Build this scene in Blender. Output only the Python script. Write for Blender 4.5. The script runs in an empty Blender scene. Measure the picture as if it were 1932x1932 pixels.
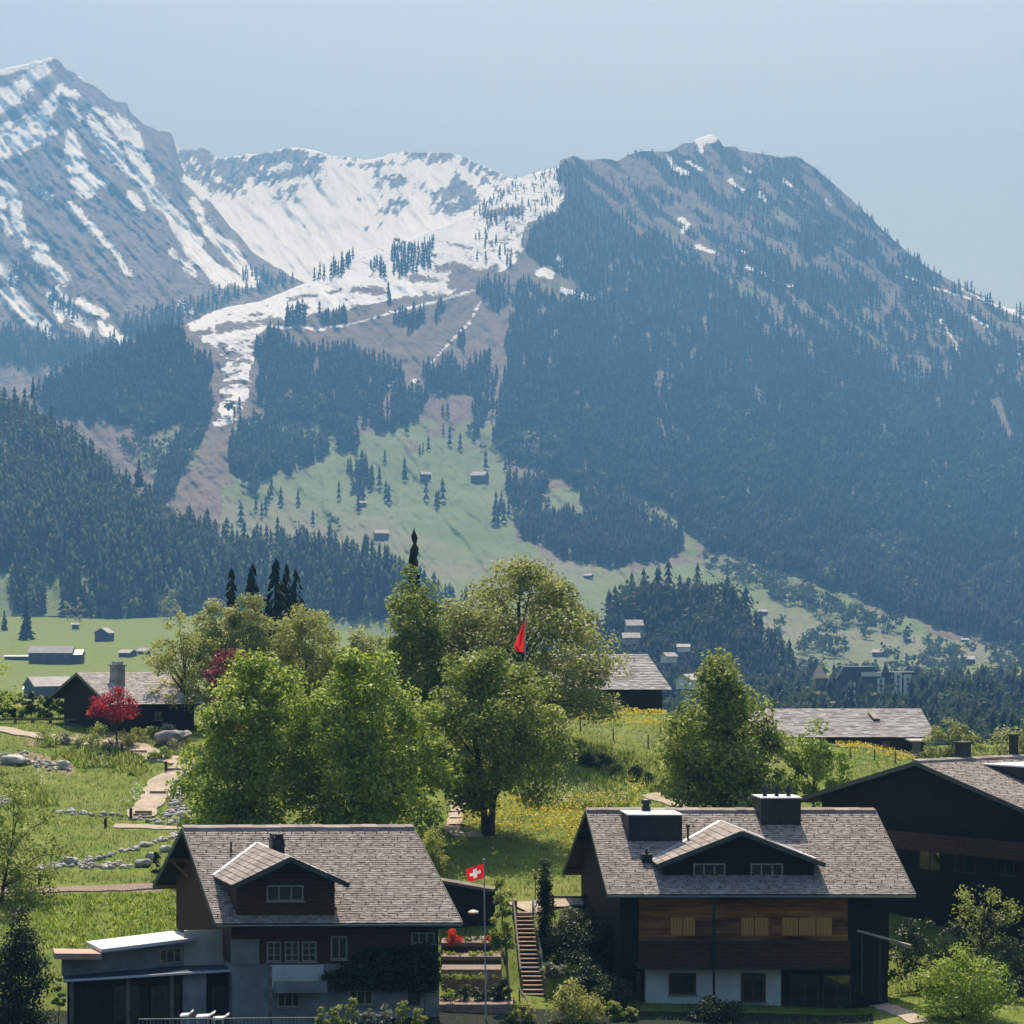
import bpy, math, random
import numpy as np
from mathutils import Vector
R = math.radians
random.seed(7); np.random.seed(7)
scn = bpy.context.scene
COL = scn.collection

# ------------------------------------------------------------------ camera, light, exposure
W = 1932.0                 # measuring grid taken from the photograph (pixels across)
KK = 0.48/W                # metres per grid pixel and metre of distance (75 mm lens)
VH = 1150.0                # eye level
cam = bpy.data.cameras.new('camera'); cam.lens = 75.0; cam.sensor_width = 36.0
cam.shift_y = (VH-W/2)/W; cam.clip_start = 0.5; cam.clip_end = 60000
camo = bpy.data.objects.new('camera', cam); COL.objects.link(camo)
camo.rotation_euler = (R(90), 0, 0); scn.camera = camo

SUN_EL, SUN_AZ = 56.0, -5.0          # sun stands behind the mountains, a little left
world = bpy.data.worlds.new('World'); scn.world = world; world.use_nodes = True
wn = world.node_tree; bg = wn.nodes['Background']
sky = wn.nodes.new('ShaderNodeTexSky'); sky.sky_type = 'NISHITA'; sky.sun_disc = False
sky.sun_elevation = R(SUN_EL); sky.sun_rotation = R(-SUN_AZ)
sky.altitude = 1100; sky.air_density = 0.8; sky.dust_density = 7.5; sky.ozone_density = 2.6
wn.links.new(sky.outputs[0], bg.inputs[0]); bg.inputs[1].default_value = 0.135
sl = bpy.data.lights.new('sun', 'SUN'); sl.energy = 5.0; sl.angle = R(0.53); sl.color = (1.0, 0.965, 0.92)
so = bpy.data.objects.new('sun', sl); COL.objects.link(so)
sd = Vector((math.sin(R(SUN_AZ))*math.cos(R(SUN_EL)), math.cos(R(SUN_AZ))*math.cos(R(SUN_EL)), math.sin(R(SUN_EL))))
so.rotation_euler = (-sd).to_track_quat('-Z', 'Y').to_euler()
scn.view_settings.view_transform = 'Standard'; scn.view_settings.look = 'None'
scn.view_settings.exposure = 0.66; scn.view_settings.gamma = 1.0
try:
    scn.cycles.max_bounces = 6; scn.cycles.diffuse_bounces = 3; scn.cycles.transmission_bounces = 4
    scn.cycles.transparent_max_bounces = 4; scn.cycles.volume_bounces = 0
    scn.cycles.use_denoising = True
except Exception: pass
HAZE_DENSITY = 2.4e-4
HAZE_COLOR = (0.18, 0.49, 1.0)

# ------------------------------------------------------------------ small maths
def P(vx, vy, Y): return Vector(((vx-W/2)*Y*KK, Y, (VH-vy)*Y*KK))
def sstep(a, b, x):
    t = np.clip((x-a)/(b-a), 0, 1); return t*t*(3-2*t)
def _h(ix, iy, s):
    n = (ix.astype(np.int64)*374761393 + iy.astype(np.int64)*668265263 + s*974711) & 0x7fffffff
    n = ((n ^ (n >> 13))*1274126177) & 0x7fffffff
    return ((n ^ (n >> 16)) & 0xffff)/65535.0
def vnoise(x, y, s=0):
    x = np.asarray(x, float); y = np.asarray(y, float)
    ix = np.floor(x); iy = np.floor(y); fx = x-ix; fy = y-iy
    fx = fx*fx*(3-2*fx); fy = fy*fy*(3-2*fy)
    a = _h(ix, iy, s); b = _h(ix+1, iy, s); c = _h(ix, iy+1, s); d = _h(ix+1, iy+1, s)
    return (a*(1-fx)+b*fx)*(1-fy)+(c*(1-fx)+d*fx)*fy
def fbm(x, y, s=0, o=4):
    t = 0; a = 0.5; n = 0
    for i in range(o):
        t = t+a*vnoise(x, y, s+i*17); n += a; x = x*2.03+11.3; y = y*2.03+5.7; a *= 0.55
    return t/n-0.5
def seg_field(x, y, strokes):
    """largest (radius - distance) over brush strokes; a stroke is (radius, points) or (r0, r1, points)"""
    best = np.full(np.shape(x), -1e3)
    for st in strokes:
        if len(st) == 3: r0, r1, pts = st
        else: r0, pts = st; r1 = r0
        n = len(pts)-1
        for i in range(n):
            (ax, ay), (bx, by) = pts[i], pts[i+1]
            dx, dy = bx-ax, by-ay; L = dx*dx+dy*dy+1e-9
            t = np.clip(((x-ax)*dx+(y-ay)*dy)/L, 0, 1)
            d = np.hypot(x-ax-t*dx, y-ay-t*dy)
            rr = r0+(r1-r0)*(i+t)/n
            best = np.maximum(best, rr-d)
    return best
def inpoly(x, y, poly):
    inside = np.zeros(np.shape(x), bool); n = len(poly)
    for i in range(n):
        x0, y0 = poly[i]; x1, y1 = poly[(i+1) % n]
        if y0 == y1: continue
        c = ((y0 > y) != (y1 > y)) & (x < (x1-x0)*(y-y0)/(y1-y0)+x0)
        inside ^= c
    return inside
def lin(pts, x):
    p = sorted(pts); return np.interp(x, [a for a, b in p], [b for a, b in p])

# ------------------------------------------------------------------ object helpers
def tag(o, label=None, cat=None, group=None, kind=None):
    if label: o['label'] = label
    if cat: o['category'] = cat
    if group: o['group'] = group
    if kind: o['kind'] = kind
    return o
def empty(name, loc, label, cat, group=None):
    o = bpy.data.objects.new(name, None); COL.objects.link(o); o.location = loc; o.empty_display_size = 0.3
    return tag(o, label, cat, group)
def link(name, me, parent=None, loc=(0, 0, 0)):
    o = bpy.data.objects.new(name, me); COL.objects.link(o); o.location = loc
    if parent: o.parent = parent
    return o
def npmesh(name, verts, faces, mats, attrs=None, midx=None, smooth=False):
    me = bpy.data.meshes.new(name); verts = np.asarray(verts, np.float32); faces = np.asarray(faces, np.int32)
    k = faces.shape[1]; nf = len(faces)
    me.vertices.add(len(verts)); me.vertices.foreach_set('co', verts.ravel())
    me.loops.add(nf*k); me.loops.foreach_set('vertex_index', faces.ravel())
    me.polygons.add(nf); me.polygons.foreach_set('loop_start', np.arange(nf, dtype=np.int32)*k)
    if midx is not None: me.polygons.foreach_set('material_index', np.asarray(midx, np.int32))
    if smooth: me.polygons.foreach_set('use_smooth', np.ones(nf, bool))
    for m in mats: me.materials.append(m)
    for nme, arr in (attrs or {}).items():
        at = me.attributes.new(nme, 'FLOAT', 'POINT'); at.data.foreach_set('value', np.asarray(arr, np.float32))
    me.update(calc_edges=True); me.validate()
    return me
class MB:
    """collects geometry in world coordinates, then makes one mesh"""
    def __init__(s): s.v = []; s.f = []; s.m = []; s.r = []
    def add(s, vs, fs, m=0, rnd=None):
        o = len(s.v); s.v += [tuple(p) for p in vs]; s.r += [random.random() if rnd is None else rnd]*len(vs)
        for f in fs: s.f.append([i+o for i in f]); s.m.append(m)
    def hexa(s, c, m=0, rnd=None):      # c: 8 corners, bottom ring then top ring
        s.add(c, [(3, 2, 1, 0), (4, 5, 6, 7), (0, 1, 5, 4), (1, 2, 6, 5), (2, 3, 7, 6), (3, 0, 4, 7)], m, rnd)
    def box(s, F, x0, x1, y0, y1, z0, z1, m=0, rnd=None):
        s.hexa([F(x0, y0, z0), F(x1, y0, z0), F(x1, y1, z0), F(x0, y1, z0), F(x0, y0, z1), F(x1, y0, z1), F(x1, y1, z1), F(x0, y1, z1)], m, rnd)
    def prism(s, pts, dz, m=0):         # pts: loop of points (top), extruded by vector dz
        n = len(pts); dz = Vector(dz); a = [Vector(p) for p in pts]
        s.add(a+[p+dz for p in a], [tuple(range(n)), tuple(range(2*n-1, n-1, -1))]+[(i, i+n, (i+1) % n+n, (i+1) % n) for i in range(n)], m)
    def tube(s, pts, rads, n=7, m=0, cap=True):
        pts = [Vector(p) for p in pts]; rings = []
        if not hasattr(rads, '__len__'): rads = [rads]*len(pts)
        vs = []
        for i, p in enumerate(pts):
            d = (pts[min(i+1, len(pts)-1)]-pts[max(i-1, 0)])
            d = d.normalized() if d.length > 1e-6 else Vector((0, 0, 1))
            a = d.cross(Vector((0, 0, 1)) if abs(d.z) < .9 else Vector((1, 0, 0))).normalized(); b = d.cross(a)
            for k in range(n):
                t = 2*math.pi*k/n; vs.append(p+(a*math.cos(t)+b*math.sin(t))*rads[i])
        fs = []
        for i in range(len(pts)-1):
            for k in range(n): fs.append((i*n+k, i*n+(k+1) % n, (i+1)*n+(k+1) % n, (i+1)*n+k))
        if cap: fs += [tuple(range(n-1, -1, -1)), tuple((len(pts)-1)*n+k for k in range(n))]
        s.add(vs, fs, m)
    def beam(s, a, b, w, h, m=0):       # rectangular bar between two points
        a = Vector(a); b = Vector(b); d = (b-a).normalized()
        u = d.cross(Vector((0, 0, 1))) if abs(d.z) < .95 else d.cross(Vector((1, 0, 0)))
        u = u.normalized()*w/2; t = u.cross(d).normalized()*h/2
        s.hexa([a-u-t, a+u-t, b+u-t, b-u-t, a-u+t, a+u+t, b+u+t, b-u+t], m)
    def build(s, name, mats, parent=None, loc=None, smooth=False):
        if not isinstance(mats, (list, tuple)): mats = [mats]
        if parent is not None: o0 = world_loc(parent)
        elif loc is not None: o0 = Vector(loc)
        else: o0 = Vector((0, 0, 0))
        me = bpy.data.meshes.new(name)
        me.from_pydata([tuple(Vector(p)-o0) for p in s.v], [], s.f)
        for m in mats: me.materials.append(m)
        me.polygons.foreach_set('material_index', s.m)
        if smooth: me.polygons.foreach_set('use_smooth', [True]*len(s.f))
        at = me.attributes.new('rnd', 'FLOAT', 'POINT'); at.data.foreach_set('value', s.r)
        me.update()
        return link(name, me, parent, (0, 0, 0) if parent is not None else o0)
def world_loc(o):
    v = Vector(o.location)
    while o.parent: o = o.parent; v = v+Vector(o.location)
    return v
WF = lambda x, y, z: Vector((x, y, z))
def frame(o, ex, ey, ez=Vector((0, 0, 1))):
    o = Vector(o); ex = Vector(ex); ey = Vector(ey); ez = Vector(ez)
    return lambda x, y, z: o+ex*x+ey*y+ez*z
def yawframe(o, deg): 
    c, s_ = math.cos(R(deg)), math.sin(R(deg))
    return frame(o, (c, s_, 0), (-s_, c, 0))
def onwall(F, yw, vx, vy):
    """local (x, z) of a grid pixel on the plane y = yw of a house frame"""
    x = 0.0
    o = F(0, yw, 0); ex = F(1, yw, 0)-o
    for _ in range(6):
        Y = (o+ex*x).y; x = ((vx-W/2)*Y*KK-o.x)/ex.x
    return x, (VH-vy)*(o+ex*x).y*KK-o.z

# ------------------------------------------------------------------ materials
def mat(name, cols, scale=1.0, rough=0.8, detail=4, spec=0.3, stretch=(1, 1, 1), bump=0.0, rnd=0.0, metal=0.0, trans=0.0, coat=0.0, lo=0.3, hi=0.7):
    """noise mix of two or three colours; rnd mixes by the per-piece random value; trans adds translucency (leaves, cloth)"""
    m = bpy.data.materials.new(name); m.use_nodes = True; nt = m.node_tree; N = nt.nodes; L = nt.links
    b = N['Principled BSDF']; b.inputs['Roughness'].default_value = rough
    b.inputs['Specular IOR Level'].default_value = spec; b.inputs['Metallic'].default_value = metal
    tc = N.new('ShaderNodeTexCoord'); mp = N.new('ShaderNodeMapping'); mp.inputs['Scale'].default_value = stretch
    L.new(tc.outputs['Object'], mp.inputs['Vector'])
    no = N.new('ShaderNodeTexNoise'); no.inputs['Scale'].default_value = scale; no.inputs['Detail'].default_value = detail
    L.new(mp.outputs[0], no.inputs['Vector'])
    fac = no.outputs['Fac']
    if rnd > 0:
        at = N.new('ShaderNodeAttribute'); at.attribute_name = 'rnd'
        mx = N.new('ShaderNodeMix'); mx.inputs['Factor'].default_value = rnd
        L.new(fac, mx.inputs[2]); L.new(at.outputs['Fac'], mx.inputs[3]); fac = mx.outputs[0]
    cr = N.new('ShaderNodeValToRGB'); e = cr.color_ramp.elements
    pos = [lo, hi] if len(cols) == 2 else [lo, (lo+hi)/2, hi]
    e[0].position = pos[0]; e[0].color = (*cols[0], 1); e[1].position = pos[-1]; e[1].color = (*cols[-1], 1)
    if len(cols) == 3:
        q = e.new(pos[1]); q.color = (*cols[1], 1)
    L.new(fac, cr.inputs[0]); L.new(cr.outputs[0], b.inputs['Base Color'])
    if bump:
        bp = N.new('ShaderNodeBump'); bp.inputs['Strength'].default_value = bump; bp.inputs['Distance'].default_value = 0.05
        L.new(no.outputs['Fac'], bp.inputs['Height']); L.new(bp.outputs[0], b.inputs['Normal'])
    if trans:
        tr = N.new('ShaderNodeBsdfTranslucent'); ms = N.new('ShaderNodeMixShader'); ms.inputs[0].default_value = trans
        hs = N.new('ShaderNodeHueSaturation'); hs.inputs['Value'].default_value = 1.25; hs.inputs['Saturation'].default_value = 1.0
        L.new(cr.outputs[0], hs.inputs['Color']); L.new(hs.outputs[0], tr.inputs['Color'])
        L.new(b.outputs[0], ms.inputs[1]); L.new(tr.outputs[0], ms.inputs[2])
        L.new(ms.outputs[0], N['Material Output'].inputs['Surface'])
    return m
def planks(name, cols, width=0.18, axis='z', rough=0.75, sc=2.2):
    """boards: wave lines along an axis plus grain"""
    m = mat(name, cols, sc, rough, 5, 0.2, (1, 1, 6) if axis == 'z' else (6, 6, 0.7))
    nt = m.node_tree; N = nt.nodes; L = nt.links; b = N['Principled BSDF']
    tc = N.new('ShaderNodeTexCoord'); w = N.new('ShaderNodeTexWave'); w.bands_direction = 'Z' if axis == 'z' else 'X'
    w.wave_profile = 'SAW'; w.inputs['Scale'].default_value = 0.314/width; w.inputs['Distortion'].default_value = 0.0
    L.new(tc.outputs['Object'], w.inputs['Vector'])
    cr = N.new('ShaderNodeValToRGB'); cr.color_ramp.elements[0].position = 0.0; cr.color_ramp.elements[0].color = (.25, .25, .25, 1)
    cr.color_ramp.elements[1].position = 0.16; cr.color_ramp.elements[1].color = (1, 1, 1, 1)
    L.new(w.outputs['Fac'], cr.inputs[0])
    mx = N.new('ShaderNodeMix'); mx.data_type = 'RGBA'; mx.blend_type = 'MULTIPLY'; mx.inputs['Factor'].default_value = 1
    src = b.inputs['Base Color'].links[0].from_socket
    L.new(src, mx.inputs[6]); L.new(cr.outputs[0], mx.inputs[7]); L.new(mx.outputs[2], b.inputs['Base Color'])
    return m
M = {}
M['shingle'] = mat('weathered_shingle', [(.190, .158, .136), (.275, .235, .208), (.38, .338, .305)], 1.3, .85, 6, .2, rnd=.6, lo=.15, hi=.85)
M['shingle_old'] = mat('old_shingle', [(.27, .24, .22), (.40, .365, .335), (.54, .50, .47)], .9, .9, 6, .2, rnd=.5, lo=.2, hi=.8)
M['hook'] = mat('dark_hook', [(.02, .018, .016), (.03, .026, .022)], 3, .6)
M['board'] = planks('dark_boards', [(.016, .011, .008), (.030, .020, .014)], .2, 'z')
M['board_v'] = planks('dark_upright_boards', [(.018, .014, .011), (.034, .026, .020)], .22, 'x')
M['timber_warm'] = planks('warm_timber', [(.055, .028, .014), (.24, .105, .028), (.44, .205, .05)], .2, 'z', .75, .42)  # orange raised to carry the light on the right chalet's front
M['timber_brown'] = planks('brown_timber', [(.060, .030, .016), (.10, .053, .028)], .2, 'z')
M['shutter'] = planks('honey_shutter', [(.50, .26, .06), (.62, .34, .09)], .16, 'x')
M['beam'] = mat('dark_beam', [(.035, .026, .02), (.07, .05, .036)], 3, .7, stretch=(1, 1, 4))
M['fascia'] = mat('grey_green_fascia', [(.07, .075, .06), (.11, .11, .09)], 2, .7)
M['plaster'] = mat('white_plaster', [(.50, .51, .49), (.64, .64, .61)], 1.2, .9, 5)
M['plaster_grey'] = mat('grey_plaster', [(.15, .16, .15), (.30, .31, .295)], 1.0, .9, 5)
M['plaster_lime'] = mat('greenish_plaster', [(.33, .34, .28), (.46, .47, .40)], 1.1, .9, 5)
M['metal'] = mat('pale_metal_sheet', [(.50, .52, .55), (.64, .66, .68)], .6, .42, 3, .5, metal=.25)
M['gutter'] = mat('gutter_metal', [(.30, .36, .40), (.42, .48, .52)], 2, .35, 3, .5, metal=.6)
M['roof_shade'] = mat('shade_painted_roof_sheet', [(.025, .035, .05), (.05, .065, .09)], 1.2, .45, 4, .4)  # dark blue paints in the shadow cast by the building above
M['zinc'] = mat('dark_zinc', [(.016, .017, .020), (.03, .032, .037)], 1.5, .5, 3, .4, metal=.2)
M['glass'] = mat('window_glass', [(.02, .025, .02), (.03, .035, .03)], 1, .05, 2, 1.0)
M['frame'] = mat('pale_window_frame', [(.26, .25, .18), (.36, .34, .26)], 3, .6)
M['frame_brown'] = mat('brown_window_frame', [(.07, .036, .02), (.12, .06, .035)], 3, .6)
M['copper'] = mat('pinkish_parapet', [(.42, .25, .20), (.52, .34, .28)], 1.5, .7)
M['stone'] = mat('garden_stone', [(.20, .19, .185), (.38, .365, .35), (.52, .50, .485)], 2.0, .9, 6, .2, rnd=.5, bump=.5)
M['path'] = mat('sandy_path', [(.34, .275, .205), (.48, .40, .31)], 1.2, .95, 6)
M['gravel'] = mat('reddish_gravel', [(.16, .11, .09), (.34, .26, .22)], 9, .95, 6)
M['bark'] = mat('grey_bark', [(.045, .036, .028), (.10, .082, .065)], 5, .9, 5, .2, (1, 1, .3), bump=.4)
M['wood_grey'] = mat('weathered_wood', [(.12, .10, .085), (.24, .205, .175)], 3, .85, 5, .2, (1, 1, 1), bump=.2)
M['step'] = mat('wooden_step', [(.20, .145, .105), (.33, .25, .19)], 3, .85, 5)
M['steel'] = mat('grey_steel_pole', [(.42, .43, .43), (.52, .53, .53)], 2, .4, 2, .5, metal=.4)
M['red'] = mat('red_flag_cloth', [(.62, .012, .018), (.70, .02, .025)], 2, .7, trans=.4)
M['white'] = mat('white_flag_cloth', [(.78, .78, .78), (.84, .84, .84)], 2, .7, trans=.35)
M['flag_orange'] = mat('plain_red_flag_cloth', [(.66, .03, .02), (.75, .05, .03)], 2, .7, trans=.5)
M['lampwhite'] = mat('pale_lamp_shade', [(.50, .44, .36), (.60, .54, .46)], 2, .5)
def leaf(name, cols, trans=.42, rough=.5, spec=.28): return mat(name, cols, .8, rough, 3, spec, rnd=.75, trans=trans, lo=.1, hi=.9)
M['leaf_fresh'] = leaf('fresh_green_leaf', [(.095, .165, .016), (.270, .365, .048), (.52, .57, .15)], .42)
M['leaf_mid'] = leaf('mid_green_leaf', [(.080, .130, .020), (.225, .285, .052), (.47, .51, .16)], .42)
M['leaf_pale'] = leaf('pale_green_leaf', [(.15, .185, .045), (.31, .345, .105), (.50, .51, .23)], .42)
M['leaf_olive'] = leaf('olive_green_leaf', [(.12, .145, .034), (.275, .305, .080), (.50, .51, .20)], .42)
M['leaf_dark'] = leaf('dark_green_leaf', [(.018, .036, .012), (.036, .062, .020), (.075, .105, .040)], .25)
M['leaf_yellow'] = leaf('yellow_green_leaf', [(.16, .20, .032), (.32, .345, .070), (.48, .48, .17)], .42)
M['leaf_grey'] = leaf('grey_green_leaf', [(.10, .12, .07), (.21, .23, .15), (.40, .41, .32)], .3)
M['leaf_red'] = leaf('crimson_leaf', [(.14, .006, .012), (.33, .016, .028), (.48, .045, .06)], .45)
M['leaf_plum'] = leaf('plum_red_leaf', [(.10, .012, .018), (.20, .030, .036), (.36, .12, .11)], .4)
M['needle'] = mat('spruce_needles', [(.012, .020, .011), (.024, .036, .018), (.042, .056, .028)], .8, .7, 3, .2, rnd=.7, lo=.15, hi=.85)
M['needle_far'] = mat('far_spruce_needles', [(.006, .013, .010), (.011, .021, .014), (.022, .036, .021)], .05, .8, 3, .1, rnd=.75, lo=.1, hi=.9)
M['needle_hill'] = mat('hill_spruce_needles', [(.012, .024, .010), (.032, .050, .017), (.085, .110, .034)], .3, .8, 3, .15, rnd=.6, lo=.2, hi=.85)
M['crown_far'] = mat('far_broadleaf_foliage', [(.030, .050, .016), (.060, .085, .028), (.10, .125, .045)], .1, .7, 3, .2, rnd=.7, trans=.25, lo=.1, hi=.9)
M['far_roof'] = mat('far_weathered_roof', [(.34, .30, .28), (.46, .42, .40)], .4, .8)
M['far_wall'] = mat('far_dark_wood', [(.045, .034, .028), (.08, .062, .05)], .5, .8)
M['far_white'] = mat('far_pale_plaster', [(.50, .49, .46), (.62, .60, .57)], .5, .8)
M['grassblade'] = leaf('grass_blade', [(.065, .115, .016), (.125, .185, .028), (.22, .26, .055)], .35, .6, .2)
M['flower_y'] = mat('yellow_blossom', [(.58, .40, .02), (.74, .56, .04)], 3, .7, trans=.3)
M['flower_w'] = mat('white_blossom', [(.62, .63, .58), (.78, .78, .74)], 3, .7, trans=.3)
M['flower_r'] = mat('red_blossom', [(.55, .02, .015), (.75, .06, .03)], 3, .7, trans=.3)

# ------------------------------------------------------------------ ground (one sheet from behind the camera to the foot of the mountains)
NEARC = [(-900, 330), (-500, 150), (-300, 62), (-120, 8), (-50, -6), (0, -10), (30, -15), (60, -19.3), (90, -20.2)]  # unseen rise behind the camera, shaped to block sky light on the facades
FAR_L = [(235, -13), (300, -21), (450, -29), (700, -31), (900, -27), (1100, -20), (1300, -13), (1450, -6), (1600, 0), (2000, 10)]
FAR_R = [(235, -15), (300, -24), (450, -36), (700, -42), (1000, -46), (1300, -48), (1600, -42), (2000, -25)]
CXS = {   # grid column: (distance, grid row where that ground shows)
    -700: [(106, 1922), (112.5, 1800), (126, 1690), (134, 1622), (144, 1555), (156, 1475), (166, 1412), (176, 1368), (186, 1345), (200, 1330)],
    350: [(106, 1922), (112.5, 1800), (126, 1682), (134, 1622), (144, 1560), (156, 1480), (166, 1418), (176, 1373), (186, 1352), (200, 1340)],
    600: [(106, 1922), (114, 1800), (126, 1690), (136, 1585), (150, 1500), (165, 1430), (180, 1375), (200, 1352)],
    800: [(104, 1925), (110, 1850), (118, 1745), (126, 1675), (138, 1575), (150, 1500), (165, 1425), (182, 1372), (200, 1352)],
    960: [(104, 1925), (110, 1876), (117.3, 1718), (123, 1685), (138, 1578), (150, 1503), (160, 1445), (172, 1390), (182, 1360), (198, 1346)],
    1060: [(104, 1925), (110, 1880), (118, 1728), (123, 1690), (138, 1580), (150, 1508), (160, 1452), (172, 1390), (182, 1358), (196, 1346)],
    1240: [(104, 1925), (110, 1890), (122, 1712), (126, 1690), (138, 1590), (150, 1515), (165, 1425), (175, 1375), (184, 1350), (198, 1342)],
    1400: [(104, 1928), (112, 1880), (126, 1700), (138, 1590), (150, 1518), (162, 1448), (172, 1408), (182, 1386), (198, 1375)],
    1600: [(104, 1930), (114, 1880), (130, 1690), (148, 1535), (160, 1470), (172, 1434), (182, 1412), (198, 1404)],
    1760: [(104, 1912), (114, 1860), (130, 1690), (148, 1540), (160, 1485), (172, 1455), (182, 1440), (198, 1425)],
    2700: [(104, 1900), (114, 1850), (130, 1690), (148, 1545), (160, 1490), (172, 1460), (182, 1442), (198, 1425)]}
_cx = sorted(CXS); _tab = []
YS = np.concatenate([np.arange(-900, -100, 40), np.arange(-100, 80, 10), np.arange(80, 240, 0.8), np.arange(240, 520, 8), np.arange(520, 2001, 20)])
for c in _cx:
    wr = np.clip((c-350)/1050.0, 0, 1)
    pts = NEARC+[(y, (VH-v)*y*KK) for y, v in CXS[c]]+[(yl, zl*(1-wr)+zr*wr) for (yl, zl), (yr, zr) in zip(FAR_L, [(p, np.interp(p, [a for a, b in FAR_R], [b for a, b in FAR_R])) for p, _ in FAR_L])]
    z = np.interp(YS, [a for a, b in pts], [b for a, b in pts])
    k = np.array([1, 2, 3, 2, 1])/9.0
    zz = np.convolve(np.pad(z, 2, mode='edge'), k, 'valid')
    _tab.append(zz)
_tab = np.array(_tab)
def gz(X, Y, bumps=True):
    X = np.asarray(X, float); Y = np.asarray(Y, float); Yc = np.maximum(Y, 85)
    vx = np.clip(W/2+X/(Yc*KK), _cx[0], _cx[-1]-1e-3)
    i = np.clip(np.searchsorted(_cx, vx, side='right')-1, 0, len(_cx)-2)
    cx = np.array(_cx, float); t = (vx-cx[i])/(cx[i+1]-cx[i]); t = t*t*(3-2*t)
    j = np.clip(np.searchsorted(YS, Y, side='right')-1, 0, len(YS)-2); s = np.clip((Y-YS[j])/(YS[j+1]-YS[j]), 0, 1)
    z0 = _tab[i, j]*(1-s)+_tab[i, j+1]*s; z1 = _tab[i+1, j]*(1-s)+_tab[i+1, j+1]*s
    z = z0*(1-t)+z1*t
    if bumps:
        z = z+fbm(X/5.0, Y/5.0, 3, 3)*0.5*sstep(118, 130, Y)+fbm(X/1.6, Y/1.6, 9, 2)*0.10*sstep(100, 115, Y)+fbm(X/90, Y/90, 4, 3)*6*sstep(400, 800, Y)
    return z
def GZ(X, Y): return float(gz(np.array([X]), np.array([Y]))[0])
def G(vx, vy, y0=96.0, y1=230.0):
    """the first ground point behind a grid pixel"""
    Y = np.arange(y0, y1, 0.25); X = (vx-W/2)*Y*KK
    v = VH-gz(X, Y)/(Y*KK); k = np.argmax(v <= vy)
    if not (v <= vy).any(): k = int(np.argmin(v))
    return Vector((X[k], Y[k], gz(X[k:k+1], Y[k:k+1])[0]))
def Gv(vx, Y): X = (vx-W/2)*Y*KK; return Vector((X, Y, GZ(X, Y)))

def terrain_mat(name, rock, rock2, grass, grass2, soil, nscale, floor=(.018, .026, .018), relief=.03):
    m = bpy.data.materials.new(name); m.use_nodes = True; nt = m.node_tree; N = nt.nodes; L = nt.links
    b = N['Principled BSDF']; b.inputs['Roughness'].default_value = .9; b.inputs['Specular IOR Level'].default_value = .1
    tc = N.new('ShaderNodeTexCoord')
    def noise(sc, det=6, rough=.6):
        n = N.new('ShaderNodeTexNoise'); n.inputs['Scale'].default_value = sc; n.inputs['Detail'].default_value = det
        n.inputs['Roughness'].default_value = rough; L.new(tc.outputs['Object'], n.inputs['Vector']); return n.outputs['Fac']
    def mixc(f, a, c):
        x = N.new('ShaderNodeMix'); x.data_type = 'RGBA'
        if isinstance(f, float): x.inputs['Factor'].default_value = f
        else: L.new(f, x.inputs['Factor'])
        for sock, val in ((x.inputs[6], a), (x.inputs[7], c)):
            if isinstance(val, tuple): sock.default_value = (*val, 1)
            else: L.new(val, sock)
        return x.outputs[2]
    def mask(attr, nz, amp=.55, soft=.10):
        a = N.new('ShaderNodeAttribute'); a.attribute_name = attr
        s = N.new('ShaderNodeMath'); s.operation = 'MULTIPLY_ADD'; L.new(nz, s.inputs[0]); s.inputs[1].default_value = amp; s.inputs[2].default_value = -amp/2
        t = N.new('ShaderNodeMath'); t.operation = 'ADD'; L.new(a.outputs['Fac'], t.inputs[0]); L.new(s.outputs[0], t.inputs[1])
        r = N.new('ShaderNodeMapRange'); r.interpolation_type = 'SMOOTHSTEP'; r.inputs['From Min'].default_value = .5-soft; r.inputs['From Max'].default_value = .5+soft
        L.new(t.outputs[0], r.inputs['Value']); return r.outputs['Result']
    n1 = noise(nscale); n2 = noise(nscale*4, 7, .72); n3 = noise(nscale*.27, 3); n4 = noise(nscale*7, 6, .75)
    def ramp(f, lo, hi):
        r = N.new('ShaderNodeMapRange'); r.inputs['From Min'].default_value = lo; r.inputs['From Max'].default_value = hi; L.new(f, r.inputs['Value']); return r.outputs['Result']
    c = mixc(ramp(n2, .36, .64), rock, rock2)
    g = mixc(ramp(n1, .35, .65), grass, grass2); g = mixc(ramp(n3, .5, .75), g, soil)
    c = mixc(mask('grass', n1), c, g)
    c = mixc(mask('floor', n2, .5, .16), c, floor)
    c = mixc(mask('snow', n4, 2.4, .10), c, (.80, .81, .83))
    L.new(c, b.inputs['Base Color'])
    bp = N.new('ShaderNodeBump'); bp.inputs['Strength'].default_value = .8; bp.inputs['Distance'].default_value = relief/nscale
    L.new(n2, bp.inputs['Height']); L.new(bp.outputs[0], b.inputs['Normal'])
    return m
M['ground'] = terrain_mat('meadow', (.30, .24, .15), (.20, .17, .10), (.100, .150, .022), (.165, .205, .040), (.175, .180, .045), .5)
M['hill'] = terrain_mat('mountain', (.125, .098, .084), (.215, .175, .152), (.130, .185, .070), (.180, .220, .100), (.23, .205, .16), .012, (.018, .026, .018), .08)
M['peak'] = terrain_mat('rock_peak', (.055, .050, .050), (.26, .215, .19), (.12, .13, .09), (.13, .13, .09), (.16, .13, .11), .012, (.018, .024, .020), .07)

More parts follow.
